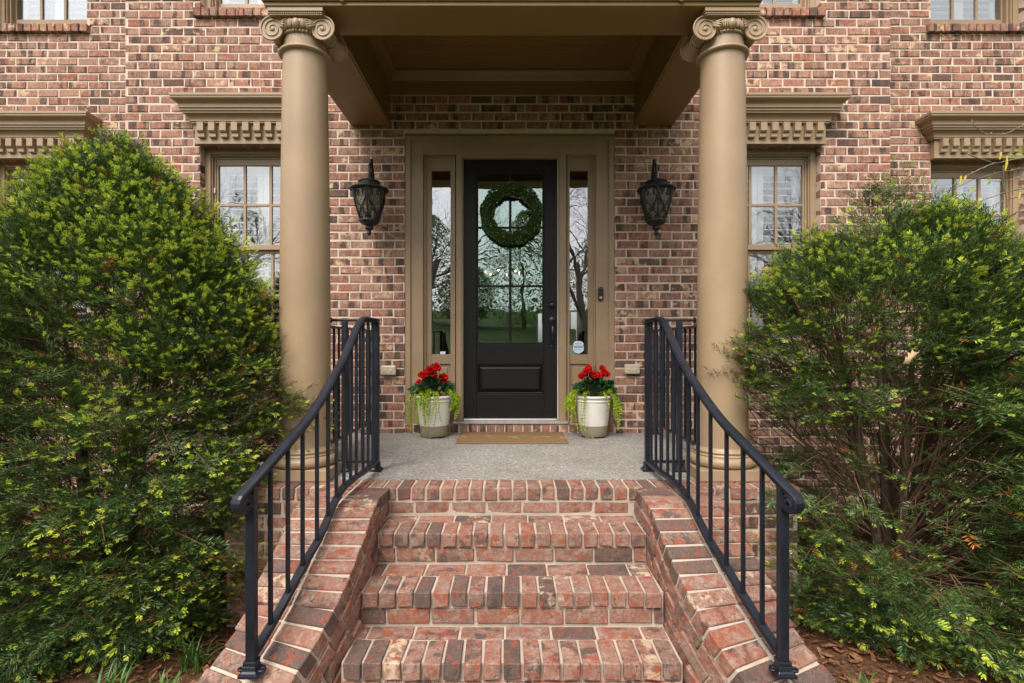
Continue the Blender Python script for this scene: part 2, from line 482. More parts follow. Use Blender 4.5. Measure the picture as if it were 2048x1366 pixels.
# ------------------------------------------------------------------ mesh helpers
class MB:
    def __init__(self):
        self.v, self.f, self.mi, self.sm = [], [], [], []

    def add(self, vs, fs, m=0, smooth=False):
        o = len(self.v)
        self.v.extend([tuple(p) for p in vs])
        for f in fs:
            self.f.append([o + i for i in f])
            self.mi.append(m)
            self.sm.append(smooth)

    def box(self, x0, x1, y0, y1, z0, z1, m=0):
        if x0 > x1: x0, x1 = x1, x0
        if y0 > y1: y0, y1 = y1, y0
        if z0 > z1: z0, z1 = z1, z0
        self.add([(x0, y0, z0), (x1, y0, z0), (x1, y1, z0), (x0, y1, z0), (x0, y0, z1), (x1, y0, z1), (x1, y1, z1), (x0, y1, z1)],
                 [(0, 3, 2, 1), (4, 5, 6, 7), (0, 1, 5, 4), (1, 2, 6, 5), (2, 3, 7, 6), (3, 0, 4, 7)], m)

    def lathe(self, prof, c=(0, 0, 0), n=32, m=0, smooth=True, axis='Z', a0=0.0, lobes=None):
        vs = []
        for r, z in prof:
            for i in range(n):
                a = a0 + 2 * math.pi * i / n
                if axis == 'Z':
                    vs.append((c[0] + r * math.cos(a), c[1] + r * math.sin(a), c[2] + z))
                elif axis == 'Y':
                    vs.append((c[0] + r * math.cos(a), c[1] + z, c[2] + r * math.sin(a)))
                else:
                    vs.append((c[0] + z, c[1] + r * math.cos(a), c[2] + r * math.sin(a)))
        fs = []
        for j in range(len(prof) - 1):
            for i in range(n):
                k = (i + 1) % n
                q = (j * n + i, j * n + k, (j + 1) * n + k, (j + 1) * n + i)
                fs.append(q if axis != 'Y' else q[::-1])
        self.add(vs, fs, m, smooth)
        if prof[0][0] > 1e-6:
            self.add(vs[:n], [tuple(range(n))[::-1]], m)
        if prof[-1][0] > 1e-6:
            self.add(vs[-n:], [tuple(range(n))], m)

    def tube(self, pts, rad, n=8, m=0, smooth=True, closed=False):
        pts = [Vector(p) for p in pts]
        N = len(pts)
        rs = rad if isinstance(rad, (list, tuple)) else [rad] * N
        vs = []
        up = None
        for i, p in enumerate(pts):
            a = pts[(i - 1) % N] if (closed or i > 0) else p
            b = pts[(i + 1) % N] if (closed or i < N - 1) else p
            t = (b - a)
            t = t.normalized() if t.length > 1e-9 else Vector((0, 0, 1))
            if up is None:
                up = Vector((0, 0, 1)) if abs(t.z) < 0.9 else Vector((1, 0, 0))
            s = t.cross(up)
            s = s.normalized() if s.length > 1e-6 else t.orthogonal().normalized()
            up = s.cross(t).normalized()
            for k in range(n):
                an = 2 * math.pi * k / n
                vs.append(p + s * (rs[i] * math.cos(an)) + up * (rs[i] * math.sin(an)))
        fs = []
        for i in range(N if closed else N - 1):
            j = (i + 1) % N
            for k in range(n):
                l = (k + 1) % n
                fs.append((i * n + k, j * n + k, j * n + l, i * n + l)[::-1])
        self.add(vs, fs, m, smooth)
        if not closed:
            self.add(vs[:n], [tuple(range(n))], m)
            self.add(vs[-n:], [tuple(range(n))[::-1]], m)

    def prism_x(self, prof, x0, x1, m=0, smooth=False, miter0=0.0, miter1=0.0, y_ref=0.0):
        """prof: closed list of (y, z) extruded along x; mitred ends follow the projection (y_ref - y)"""
        n = len(prof)
        vs = [(x0 - miter0 * (y_ref - y), y, z) for y, z in prof] + [(x1 + miter1 * (y_ref - y), y, z) for y, z in prof]
        fs = [(i, (i + 1) % n, n + (i + 1) % n, n + i) for i in range(n)]
        self.add(vs, fs, m, smooth)
        self.add(vs[:n], [tuple(range(n))[::-1]], m)
        self.add(vs[n:], [tuple(range(n))], m)

    def sweep(self, pts, prof, m=0, smooth=True, up=(0, 0, 1)):
        """prof (s, u) swept along pts, s horizontal to the side, u upward normal"""
        pts = [Vector(p) for p in pts]
        N, n = len(pts), len(prof)
        vs = []
        for i, p in enumerate(pts):
            t = (pts[min(i + 1, N - 1)] - pts[max(i - 1, 0)]).normalized()
            s = t.cross(Vector(up)).normalized()
            u = s.cross(t).normalized()
            for a, b in prof:
                vs.append(p + s * a + u * b)
        fs = []
        for i in range(N - 1):
            for k in range(n):
                l = (k + 1) % n
                fs.append((i * n + k, i * n + l, (i + 1) * n + l, (i + 1) * n + k)[::-1])
        self.add(vs, fs, m, smooth)
        self.add(vs[:n], [tuple(range(n))], m)
        self.add(vs[-n:], [tuple(range(n))[::-1]], m)

    def ball(self, c, r, nu=10, nv=7, m=0, scale=(1, 1, 1)):
        prof = [(max(1e-7, math.sin(math.pi * j / nv)), -math.cos(math.pi * j / nv)) for j in range(nv + 1)]
        vs, fs = [], []
        for pr, pz in prof:
            for i in range(nu):
                a = 2 * math.pi * i / nu
                vs.append((c[0] + r * scale[0] * pr * math.cos(a), c[1] + r * scale[1] * pr * math.sin(a), c[2] + r * scale[2] * pz))
        for j in range(nv):
            for i in range(nu):
                k = (i + 1) % nu
                fs.append((j * nu + i, j * nu + k, (j + 1) * nu + k, (j + 1) * nu + i))
        self.add(vs, fs, m, True)

    def mesh(self, name, mats, recalc=True):
        me = bpy.data.meshes.new(name)
        me.from_pydata(self.v, [], self.f)
        mats = mats if isinstance(mats, (list, tuple)) else [mats]
        for mt in mats:
            me.materials.append(M[mt] if isinstance(mt, str) else mt)
        me.polygons.foreach_set('material_index', self.mi)
        me.polygons.foreach_set('use_smooth', self.sm)
        if recalc:
            import bmesh
            bm = bmesh.new()
            bm.from_mesh(me)
            bmesh.ops.recalc_face_normals(bm, faces=bm.faces)
            bm.to_mesh(me)
            bm.free()
        me.update()
        return me


def link(name, data, parent=None):
    o = bpy.data.objects.new(name, data)
    COL.objects.link(o)
    if parent is not None:
        o.parent = parent
        if parent.type == 'EMPTY':
            o.matrix_parent_inverse = Matrix.Translation(-parent.location)
    return o


def obj(name, mb, mats, parent=None, bevel=0.0, recalc=True):
    o = link(name, mb.mesh(name, mats, recalc), parent)
    if bevel > 0:
        b = o.modifiers.new('bevel', 'BEVEL')
        b.width = bevel
        b.segments = 2
        b.limit_method = 'ANGLE'
        b.angle_limit = R(40)
    return o


def tag(o, label, cat, group=None):
    o['label'] = label
    o['category'] = cat
    if group:
        o['group'] = group
    return o


def thing(name, loc, label, cat, group=None):
    o = bpy.data.objects.new(name, None)
    COL.objects.link(o)
    o.location = loc
    o.empty_display_size = 0.1
    return tag(o, label, cat, group)


def struct(o):
    o['kind'] = 'structure'
    return o


# ------------------------------------------------------------------ bricks
def brick_verts(lx, ly, lz, r, ch=0.0045, jit=0.0026):
    """chamfered brick centred on 0, 24 triangles or so; ends chamfered on the -y face and the +z edge ring"""
    hx, hy, hz = lx / 2, ly / 2, lz / 2
    j = lambda: r.uniform(-jit, jit)
    vs = []
    for (sx, sz) in ((-1, -1), (1, -1), (1, 1), (-1, 1)):
        vs.append((sx * hx, hy, sz * hz))
    for (sx, sz) in ((-1, -1), (1, -1), (1, 1), (-1, 1)):
        vs.append((sx * hx + j(), -hy + ch + j() * 0.5, sz * hz + j()))
    for (sx, sz) in ((-1, -1), (1, -1), (1, 1), (-1, 1)):
        vs.append((sx * (hx - ch) + j(), -hy + j(), sz * (hz - ch) + j()))
    fs = [(8, 9, 10, 11)]
    for i in range(4):
        k = (i + 1) % 4
        fs.append((4 + i, 4 + k, 8 + k, 8 + i))
        fs.append((i, k, 4 + k, 4 + i))
    fs.append((3, 2, 1, 0))
    return vs, fs


def loose_brick(lx, ly, lz, r, ch=0.0042, jit=0.0026):
    """brick chamfered on every edge (44 triangles) for pieces seen from several sides"""
    hx, hy, hz = lx / 2, ly / 2, lz / 2
    vs, idx = [], {}
    for sx in (-1, 1):
        for sy in (-1, 1):
            for sz in (-1, 1):
                jx, jy, jz = (r.uniform(-jit, jit) for _ in range(3))
                for a in range(3):
                    p = [sx * (hx - ch) + jx, sy * (hy - ch) + jy, sz * (hz - ch) + jz]
                    p[a] += (sx, sy, sz)[a] * ch
                    idx[(sx, sy, sz, a)] = len(vs)
                    vs.append(tuple(p))
    fs = []
    for a in range(3):
        b, c = [q for q in range(3) if q != a]
        for s in (-1, 1):
            f = []
            for (u, v) in ((-1, -1), (1, -1), (1, 1), (-1, 1)):
                k = [0, 0, 0]
                k[a], k[b], k[c] = s, u, v
                f.append(idx[(k[0], k[1], k[2], a)])
            fs.append(f)
    for a in range(3):
        b, c = [q for q in range(3) if q != a]
        for u in (-1, 1):
            for v in (-1, 1):
                k0, k1 = [0, 0, 0], [0, 0, 0]
                k0[a], k1[a] = -1, 1
                k0[b] = k1[b] = u
                k0[c] = k1[c] = v
                fs.append([idx[(*k0, b)], idx[(*k1, b)], idx[(*k1, c)], idx[(*k0, c)]])
    for sx in (-1, 1):
        for sy in (-1, 1):
            for sz in (-1, 1):
                fs.append([idx[(sx, sy, sz, 0)], idx[(sx, sy, sz, 1)], idx[(sx, sy, sz, 2)]])
    return vs, fs


def brick_meshes(name, lx, ly, lz, mat, count, seed, loose=False):
    r = random.Random(seed)
    out = []
    for i in range(count):
        mb = MB()
        vs, fs = (loose_brick if loose else brick_verts)(lx, ly, lz, r)
        mb.add(vs, fs)
        out.append(mb.mesh(name, mat))
    return out


class BrickHeap:
    """many bricks joined into one mesh, a random number per brick stored on its faces"""
    def __init__(self):
        self.v, self.f, self.rnd = [], [], []

    def add(self, mat4, lx, ly, lz, r, loose=False):
        vs, fs = (loose_brick if loose else brick_verts)(lx, ly, lz, r)
        o = len(self.v)
        self.v.extend([tuple(mat4 @ Vector(p)) for p in vs])
        q = r.random()
        for f in fs:
            self.f.append([o + i for i in f])
            self.rnd.append(q)

    def build(self, name, mat, parent):
        mb = MB()
        mb.v, mb.f = self.v, self.f
        mb.mi, mb.sm = [0] * len(self.f), [False] * len(self.f)
        me = mb.mesh(name, mat)
        a = me.attributes.new('rnd', 'FLOAT', 'FACE')
        a.data.foreach_set('value', self.rnd)
        o = link(name, me, parent)
        o['kind'] = 'stuff'
        return o


# ------------------------------------------------------------------ ground, walk, lawn
GZ = -0.815


def terrain():
    mb = MB()
    xs = [-160, -110, -70, -40, -25, -15, -8, -4, 0, 4, 8, 15, 25, 40, 70, 110, 160]
    ys = [14, 8, 2, -2, -5, -8, -12, -18, -26, -36, -50, -70, -100, -150, -220]
    vs = []
    for y in ys:
        for x in xs:
            t = max(0.0, (-y - 9.0))
            vs.append((x, y, GZ - 0.02 + 0.115 * t - 0.00022 * t * t + (0.25 * math.sin(x * 0.11 + y * 0.07) if t > 4 else 0)))
    nx = len(xs)
    fs = [(j * nx + i, (j + 1) * nx + i, (j + 1) * nx + i + 1, j * nx + i + 1) for j in range(len(ys) - 1) for i in range(nx - 1)]
    mb.add(vs, fs, 0, True)
    return struct(obj('lawn', mb, 'lawn'))


terrain()
for s in (-1, 1):
    mb = MB()
    n = 26
    vs, fs = [], []
    for j in range(n + 1):
        for i in range(n + 1):
            x = s * (0.9 + 5.6 * i / n)
            y = 0.4 - 3.9 * j / n
            z = GZ + 0.03 * mnoise.noise((x * 2.1, y * 2.1, 0.3)) + 0.012 * mnoise.noise((x * 9, y * 9, 1.7))
            vs.append((x, y, z))
    for j in range(n):
        for i in range(n):
            a = j * (n + 1) + i
            fs.append((a, a + n + 1, a + n + 2, a + 1))
    mb.add(vs, fs, 0, True)
    struct(obj('planting_bed', mb, 'mulch'))
mb = MB()
mb.box(-0.95, 0.95, -12.0, -3.05, GZ - 0.08, GZ + 0.012)
struct(obj('front_walk', mb, 'walk'))

# bark chips: too many to count
r = random.Random(3)
mb = MB()
for i in range(20000):
    s = r.choice((-1, 1))
    x = s * r.uniform(1.05, 4.6)
    y = r.uniform(-3.3, 0.0)
    z = GZ + 0.03 * mnoise.noise((x * 2.1, y * 2.1, 0.3)) + r.uniform(0.003, 0.03)
    l = 0.006 + 0.030 * r.random() ** 2.5
    w = l * r.uniform(0.15, 0.45)
    q = Quaternion((r.uniform(-0.5, 0.5), r.uniform(-0.5, 0.5), 1), r.uniform(0, 6.28))
    b = r.uniform(-0.006, 0.008)
    pts = [(-l, -w, 0), (0, -w * 1.2, b), (l, -w * 0.6, 0), (l, w * 0.7, 0.002), (0, w, b), (-l, w * 0.8, 0)]
    vs = [Vector((x, y, z)) + q @ Vector(p) for p in pts]
    mb.add(vs, [(0, 1, 4, 5), (1, 2, 3, 4)])
o = obj('bark_mulch', mb, 'chip', recalc=False)
tag(o, 'loose brown bark mulch covering the beds beside the steps', 'mulch')
o['kind'] = 'stuff'

# ------------------------------------------------------------------ the house
house = thing('brick_house', (0, 0, GZ), 'two storey brown brick house front with tan trim and dark front door', 'house')
PITCH, COURSE, BL, BH = 0.209, 0.0805, 0.1955, 0.0672
REC = 0.38                                    # side walls stand back by this much
XL, XR = -3.65, 3.57                          # corners of the centre block
WT = 5.25                                     # top of what is built
DOOR = (-1.014, 0.972, 0.0, 2.832)
WIN_HALF, WZ0, WZ1 = 0.482, 0.74, 2.712
UZ0 = -0.84 + 59 * 0.0805 + 0.085
win_c = {'l': (-2.462, 0.0), 'r': (2.432, 0.0), 'll': (-4.80, REC), 'rr': (4.735, REC)}
lower_open = {k: (c - WIN_HALF, c + WIN_HALF, WZ0, WZ1) for k, (c, y) in win_c.items()}
upper_open = {k: (c - WIN_HALF, c + WIN_HALF, UZ0 + (0.0805 if y > 0 else 0.0), 5.6) for k, (c, y) in win_c.items()}

full_meshes = brick_meshes('brick', BL, 0.10, BH, 'brick', 12, 11)
candidates = []


def wall_part(name, x0, x1, z0, z1, yf, openings, phase, seed):
    """mortar body with the openings left out; returns the object and the heap of its bricks"""
    mo = MB()
    xs = sorted(set([x0, x1] + [v for o in openings for v in o[:2]]))
    zs = sorted(set([z0, z1] + [min(z1, v) for o in openings for v in o[2:]]))
    def solid(xa, xb, za, zb):
        cx, cz = (xa + xb) / 2, (za + zb) / 2
        return not any(o[0] < cx < o[1] and o[2] < cz < o[3] for o in openings)
    for xa, xb in zip(xs, xs[1:]):
        run = None
        for za, zb in zip(zs, zs[1:]):
            if solid(xa, xb, za, zb):
                run = (run[0], zb) if run else (za, zb)
            else:
                if run: mo.box(xa, xb, yf + 0.0050, yf + 0.20, run[0], run[1])
                run = None
        if run: mo.box(xa, xb, yf + 0.0050, yf + 0.20, run[0], run[1])
    w = obj(name, mo, 'mortar', house)
    heap = BrickHeap()
    r = random.Random(seed)
    k = 0
    z = z0
    while z < z1 - 0.02:
        zc = z + COURSE / 2
        x = x0 - PITCH + phase + (PITCH / 2 if k % 2 else 0.0) + r.uniform(-0.012, 0.012)
        while x < x1:
            a, b = max(x, x0), min(x + BL, x1)
            segs = [(a, b)]
            for (oa, ob, oz0, oz1) in openings:
                if oz0 - 0.012 < zc < oz1 + 0.012:
                    ns = []
                    for (p, q) in segs:
                        if q <= oa or p >= ob:
                            ns.append((p, q))
                        else:
                            if p < oa: ns.append((p, oa))
                            if q > ob: ns.append((ob, q))
                    segs = ns
            for (p, q) in segs:
                if q - p < 0.022:
                    continue
                dy = r.uniform(-0.0022, 0.0022)
                m4 = Matrix.Translation(((p + q) / 2, yf + 0.05 + dy, zc + r.uniform(-0.0012, 0.0012))) @ Matrix.Rotation(r.uniform(-0.006, 0.006), 4, 'Y')
                if q - p > BL - 0.002 and yf == 0.0:
                    candidates.append((m4, w, heap))
                else:
                    heap.add(m4, q - p, 0.10, BH, r)
            x += PITCH + r.uniform(-0.002, 0.002)
        z += COURSE
        k += 1
    return w, heap


Z0W = -0.84
SILLH = 0.085
def with_sill(o):          # room for the brick sill under an upper window
    return (o[0] - 0.05, o[1] + 0.05, o[2] - SILLH, o[2])
wall_c, heap_c = wall_part('wall', XL, XR, Z0W, WT, 0.0,
                           [DOOR, lower_open['l'], lower_open['r'], upper_open['l'], upper_open['r'], with_sill(upper_open['l']), with_sill(upper_open['r'])], 0.03, 21)
wall_l, heap_l = wall_part('wall', -6.6, XL, Z0W, WT, REC, [lower_open['ll'], upper_open['ll'], with_sill(upper_open['ll'])], 0.11, 22)
wall_r, heap_r = wall_part('wall', XR, 6.6, Z0W, WT, REC, [lower_open['rr'], upper_open['rr'], with_sill(upper_open['rr'])], 0.06, 23)


def seen(m4):
    x, z = m4.translation.x, m4.translation.z
    px, py = 1024 + x * 212, HZ - (z - EYE) * 212
    if not (0 < px < 2048 and 0 < py < 866): return 1e9
    if px < 560 and py > 190: return 1e6
    if px > 1500 and py > 190: return 1e6
    if 545 < px < 665 or 1390 < px < 1500: return 1e6
    if 660 < px < 1390 and py < 260: return 1e5 + abs(py - 260)
    return math.hypot(px - 1024, (py - 520) * 0.9)


candidates.sort(key=lambda c: seen(c[0]))
rr = random.Random(31)
for i, (m4, w, heap) in enumerate(candidates):
    if i < 292:
        o = link('brick', rr.choice(full_meshes), w)
        o.matrix_local = m4
    else:
        heap.add(m4, BL, 0.10, BH, rr)
heap_c.build('brickwork', 'brick', wall_c)
heap_l.build('brickwork', 'brick', wall_l)
heap_r.build('brickwork', 'brick', wall_r)
# the sides of the centre block where the side walls step back
for xs_, sg in ((XL, -1), (XR, 1)):
    heap = BrickHeap()
    z, k = Z0W, 0
    while z < WT - 0.02:
        for j in range(2):
            ln = 0.17
            m4 = Matrix.Translation((xs_ - sg * 0.045, 0.10 + 0.19 * j + 0.09, z + COURSE / 2)) @ Matrix.Rotation(sg * math.pi / 2, 4, 'Z')
            heap.add(m4, ln, 0.10, BH, rr)
        z += COURSE
    heap.build('brickwork', 'brick', wall_l if sg < 0 else wall_r)

# brick sills under the upper windows
sill_meshes = brick_meshes('sill_brick', 0.071, 0.14, 0.078, 'brick', 6, 12, True)
for k, o4 in upper_open.items():
    yf = win_c[k][1]
    sb = MB()
    sb.box(o4[0] - 0.048, o4[1] + 0.048, yf + 0.012, yf + 0.15, o4[2] - SILLH + 0.004, o4[2] - 0.008)
    so = obj('brick_sill', sb, 'mortar', house)
    x = o4[0] - 0.045 + 0.0355
    while x < o4[1] + 0.02:
        b = link('brick', rr.choice(sill_meshes), so)
        b.matrix_local = Matrix.Translation((x, yf + 0.03, o4[2] - SILLH / 2 + 0.001))
        x += 0.0805


# ------------------------------------------------------------------ windows
def make_window(c, yf, z0, z1, upper=False):
    yw = yf + 0.105                           # face of the frame, behind the brick face
    xa, xb = c - WIN_HALF, c + WIN_HALF
    mb = MB()
    cw = 0.055                                # brick mould
    def ring(x0, x1, za, zb, w, y0, y1, wb=None):
        wb = w if wb is None else wb
        mb.box(x0, x0 + w, y0, y1, za, zb)
        mb.box(x1 - w, x1, y0, y1, za, zb)
        mb.box(x0 + w, x1 - w, y0, y1, zb - w, zb)
        mb.box(x0 + w, x1 - w, y0, y1, za, za + wb)
    ring(xa + 0.002, xb - 0.002, z0, z1, cw, yw - 0.03, yw + 0.06, 0.05)
    ring(xa + cw, xb - cw, z0 + 0.05, z1 - cw, 0.014, yw - 0.012, yw + 0.07)
    ring(xa + cw + 0.014, xb - cw - 0.014, z0 + 0.064, z1 - cw - 0.014, 0.018, yw + 0.012, yw + 0.09)
    root = obj('window', mb, 'tan', house, bevel=0.003)
    ix0, ix1 = xa + cw + 0.032, xb - cw - 0.032
    iz0, iz1 = z0 + 0.082, z1 - cw - 0.032
    mid = iz0 + (iz1 - iz0) * 0.515
    gx0, gx1 = c - 0.377, c + 0.377
    for nm, za, zb, yy, top, bot in (('upper_sash', mid, iz1, yw + 0.022, 0.06, 0.05), ('lower_sash', iz0, mid + 0.02, yw + 0.055, 0.05, 0.075)):
        sm = MB()
        sm.box(ix0, gx0, yy, yy + 0.032, za, zb)
        sm.box(gx1, ix1, yy, yy + 0.032, za, zb)
        sm.box(gx0, gx1, yy, yy + 0.032, zb - top, zb)
        sm.box(gx0, gx1, yy, yy + 0.032, za, za + bot)
        ga, gb = za + bot, zb - top
        obj(nm, sm, 'tan', root, bevel=0.003)
        lw = (gx1 - gx0) / 3
        for i in (1, 2):
            mm = MB()
            mm.box(gx0 + lw * i - 0.0135, gx0 + lw * i + 0.0135, yy + 0.003, yy + 0.028, ga, gb)
            obj('muntin', mm, 'tan', root, bevel=0.003)
        gm = (ga + gb) / 2
        for i in range(3):
            mm = MB()
            mm.box(gx0 + lw * i + (0.0135 if i else 0), gx0 + lw * (i + 1) - (0.0135 if i < 2 else 0), yy + 0.004, yy + 0.027, gm - 0.0125, gm + 0.0125)
            obj('muntin', mm, 'tan', root, bevel=0.003)
            for (pa, pb) in ((ga, gm - 0.0125), (gm + 0.0125, gb)):
                pm = MB()
                p0, p1 = gx0 + lw * i + (0.0135 if i else 0), gx0 + lw * (i + 1) - (0.0135 if i < 2 else 0)
                # every pane sits a hair out of true, as real ones do
                tx, tz = rr.uniform(-0.0008, 0.0008), rr.uniform(-0.0008, 0.0008)
                y0 = yy + 0.016
                vs = [(p0, y0 + tx, pa), (p1, y0 - tx, pa), (p1, y0 - tx + tz, pb), (p0, y0 + tx + tz, pb)]
                vs += [(x, y + 0.003, z) for x, y, z in vs]
                pm.add(vs, [(0, 1, 2, 3)], 0)
                pm.add(vs, [(7, 6, 5, 4), (0, 4, 5, 1), (1, 5, 6, 2), (2, 6, 7, 3), (3, 7, 4, 0)], 1)
                obj('pane', pm, ['glass', 'clear'], root, recalc=False)
    # plantation shutters inside
    ys = yw + 0.155
    sm = MB()
    st = 0.055
    for (p0, p1) in ((ix0 - 0.01, c - 0.002), (c + 0.002, ix1 + 0.01)):
        sm.box(p0, p0 + st, ys - 0.014, ys + 0.014, iz0, iz1)
        sm.box(p1 - st, p1, ys - 0.014, ys + 0.014, iz0, iz1)
        for (ra, rb) in ((iz0, iz0 + 0.10), (iz1 - 0.09, iz1), ((iz0 + iz1) / 2 - 0.06, (iz0 + iz1) / 2 + 0.03)):
            sm.box(p0 + st, p1 - st, ys - 0.013, ys + 0.013, ra, rb)
    obj('shutter_frame', sm, 'white', root, bevel=0.003)
    lv = MB()
    ll = (c - 0.002) - (ix0 - 0.01) - 2 * st
    tilt = R(19)
    pr = [(-0.038, 0), (-0.03, 0.0042), (0, 0.006), (0.03, 0.0042), (0.038, 0), (0.03, -0.0042), (0, -0.006), (-0.03, -0.0042)]
    pr = [(y * math.cos(tilt) - z * math.sin(tilt), y * math.sin(tilt) + z * math.cos(tilt)) for y, z in pr]
    lv.prism_x(pr, -ll / 2, ll / 2, 0, True)
    lm = lv.mesh('louver', 'white')
    z = iz0 + 0.10 + 0.04
    while z < min(iz1, 5.2) - 0.09 - 0.02:
        if abs(z - ((iz0 + iz1) / 2 - 0.015)) > 0.06:
            for cc in ((ix0 - 0.01 + c - 0.002) / 2, (c + 0.002 + ix1 + 0.01) / 2):
                o = link('louver', lm, root)
                o.matrix_local = Matrix.Translation((cc, ys, z))
        z += 0.0675
    # brass sash lock plate on the jamb
    lk = MB()
    lk.box(ix0 - 0.016, ix0 - 0.002, yw + 0.0, yw + 0.012, mid + 0.62 * (iz1 - mid), mid + 0.62 * (iz1 - mid) + 0.05)
    obj('sash_clip', lk, 'metal', root, bevel=0.002)
    return root


def make_hood(c, yf):
    """frieze with dentils under a deep crown"""
    fy = yf - 0.06
    h0, h1, h2 = 2.705, 2.890, 3.115
    fx = WIN_HALF + 0.012
    mb = MB()
    mb.box(c - fx, c + fx, fy, yf - 0.001, h0, h1 + 0.02)
    root = obj('window_hood', mb, 'tan', house, bevel=0.003)
    # crown profile: (projection from frieze, height)
    P = [(0.0, h1), (0.022, h1), (0.022, h1 + 0.012), (0.030, h1 + 0.014), (0.030, h1 + 0.024)]
    for i in range(7):
        a = i / 6 * math.pi / 2
        P.append((0.030 + 0.038 * (1 - math.cos(a)), h1 + 0.024 + 0.048 * math.sin(a)))
    P += [(0.074, h1 + 0.074), (0.074, h1 + 0.090), (0.086, h1 + 0.092), (0.086, h1 + 0.112), (0.098, h1 + 0.114), (0.098, h1 + 0.128)]
    for i in range(9):
        t = i / 8
        P.append((0.100 + 0.042 * t + 0.012 * math.sin(t * 2 * math.pi) * -1, h1 + 0.130 + 0.070 * t))
    P += [(0.150, h1 + 0.203), (0.150, h2)]
    cm = MB()
    vs, fs = [], []
    n = len(P)
    for (pp, zz) in P:
        vs += [(c - fx - pp, yf - 0.002, zz), (c - fx - pp, fy - pp, zz), (c + fx + pp, fy - pp, zz), (c + fx + pp, yf - 0.002, zz)]
    for i in range(n - 1):
        for k in range(3):
            a, b = i * 4 + k, (i + 1) * 4 + k
            fs.append((a, a + 1, b + 1, b))
    fs.append(tuple((n - 1) * 4 + k for k in range(4)))
    fs.append((0, 3, 2, 1))
    fs.append(tuple([i * 4 for i in range(n)][::-1] + []) if False else (0, (n - 1) * 4, (n - 1) * 4 + 3, 3))
    cm.add(vs, fs)
    obj('crown_moulding', cm, 'tan', root, recalc=True)
    dm = MB()
    dm.prism_x([(0, 0), (-0.052, 0), (-0.052, -0.078), (-0.040, -0.092), (-0.030, -0.092), (-0.030, -0.128), (-0.024, -0.136), (0, -0.136)], -0.029, 0.029)
    me = dm.mesh('dentil', 'tan')
    nd = 9
    for i in range(nd):
        o = link('dentil', me, root)
        o.matrix_local = Matrix.Translation((c - fx + 0.075 + i * (2 * fx - 0.15) / (nd - 1), fy + 0.001, h1))
        b = o.modifiers.new('bevel', 'BEVEL')
        b.width, b.segments, b.limit_method = 0.0025, 2, 'ANGLE'
    return root


for k, (c, yf) in win_c.items():
    make_window(c, yf, WZ0, WZ1)
    make_hood(c, yf)
    make_window(c, yf, upper_open[k][2], upper_open[k][2] + 1.55, True)

# ------------------------------------------------------------------ entrance: surround, sidelights, door
YD = 0.10
mb = MB()
xl0, xr1 = -1.012, 0.970


def dx(px, y): return (px - 1024.0) * (5.0 + y) / F
def dz(py, y): return EYE - (py - HZ) * (5.0 + y) / F


z_sill = 0.085
zh = dz(272, 0.02)
mb.box(xl0, dx(846, 0.03), 0.03, 0.16, z_sill, zh)             # left casing board
mb.box(dx(1192, 0.03), xr1, 0.03, 0.16, z_sill, zh)            # right casing board
mb.box(dx(846, 0.03), dx(1192, 0.03), 0.03, 0.16, dz(309, 0.03), zh)    # header board
mb.box(xl0, dx(821, 0.02), 0.012, 0.0295, z_sill, zh)          # back band
mb.box(dx(1218, 0.02), xr1, 0.012, 0.0295, z_sill, zh)
mb.box(dx(821, 0.02), dx(1218, 0.02), 0.012, 0.0295, dz(281, 0.012), zh)
mb.box(xl0, xr1, 0.045, 0.19, zh, DOOR[3])                     # dark gap board above
ent = obj('door_surround', mb, 'tan', house, bevel=0.003)
for (a, b) in ((912, 925), (1117, 1133)):
    pm = MB()
    zt = dz(309, 0.04)
    pm.box(dx(a, 0.04), dx(b, 0.04), 0.042, 0.17, z_sill, zt - 0.001)
    pm.box(dx(a + 3, 0.035), dx(b - 3, 0.035), 0.034, 0.0415, z_sill, zt - 0.002)
    obj('mullion_post', pm, 'tan', ent, bevel=0.003)
# head stop over the door
pm = MB()
pm.box(dx(925, 0.05), dx(1117, 0.05), 0.05, 0.17, dz(316, 0.05), dz(309, 0.05) - 0.002)
obj('head_stop', pm, 'tan', ent, bevel=0.002)
# light weather strip round the door
pm = MB()
for a, b in ((925.3, 926.6), (1114.6, 1116.4)):
    pm.box(dx(a, YD), dx(b, YD), YD - 0.012, YD + 0.02, 0.115, dz(317, YD))
pm.box(dx(925.3, YD), dx(1116.4, YD), YD - 0.012, YD + 0.02, dz(317.6, YD), dz(316.6, YD))
obj('weather_strip', pm, 'white', ent)
pm = MB()
pm.box(dx(904, 0.0), dx(1137, 0.0), -0.012, 0.19, z_sill + 0.001, z_sill + 0.022)
obj('threshold', pm, 'stone_sill', ent, bevel=0.004)
pm = MB()
pm.box(dx(927, 0.04), dx(1114, 0.04), 0.05, 0.19, z_sill + 0.0225, z_sill + 0.040)
obj('door_saddle', pm, 'metal', ent, bevel=0.004)
# rowlock bricks of the sill course
sm = MB()
sm.box(DOOR[0], DOOR[1], 0.006, 0.19, 0.0, z_sill - 0.004)
so = obj('sill_course', sm, 'mortar', ent)
rl = brick_meshes('brick', 0.0735, 0.12, 0.073, 'brick', 6, 14, True)
x = DOOR[0] + 0.04
while x < DOOR[1] - 0.03:
    b = link('brick', rr.choice(rl), ent)
    b.matrix_local = Matrix.Translation((x, 0.058, 0.042))
    x += 0.0862


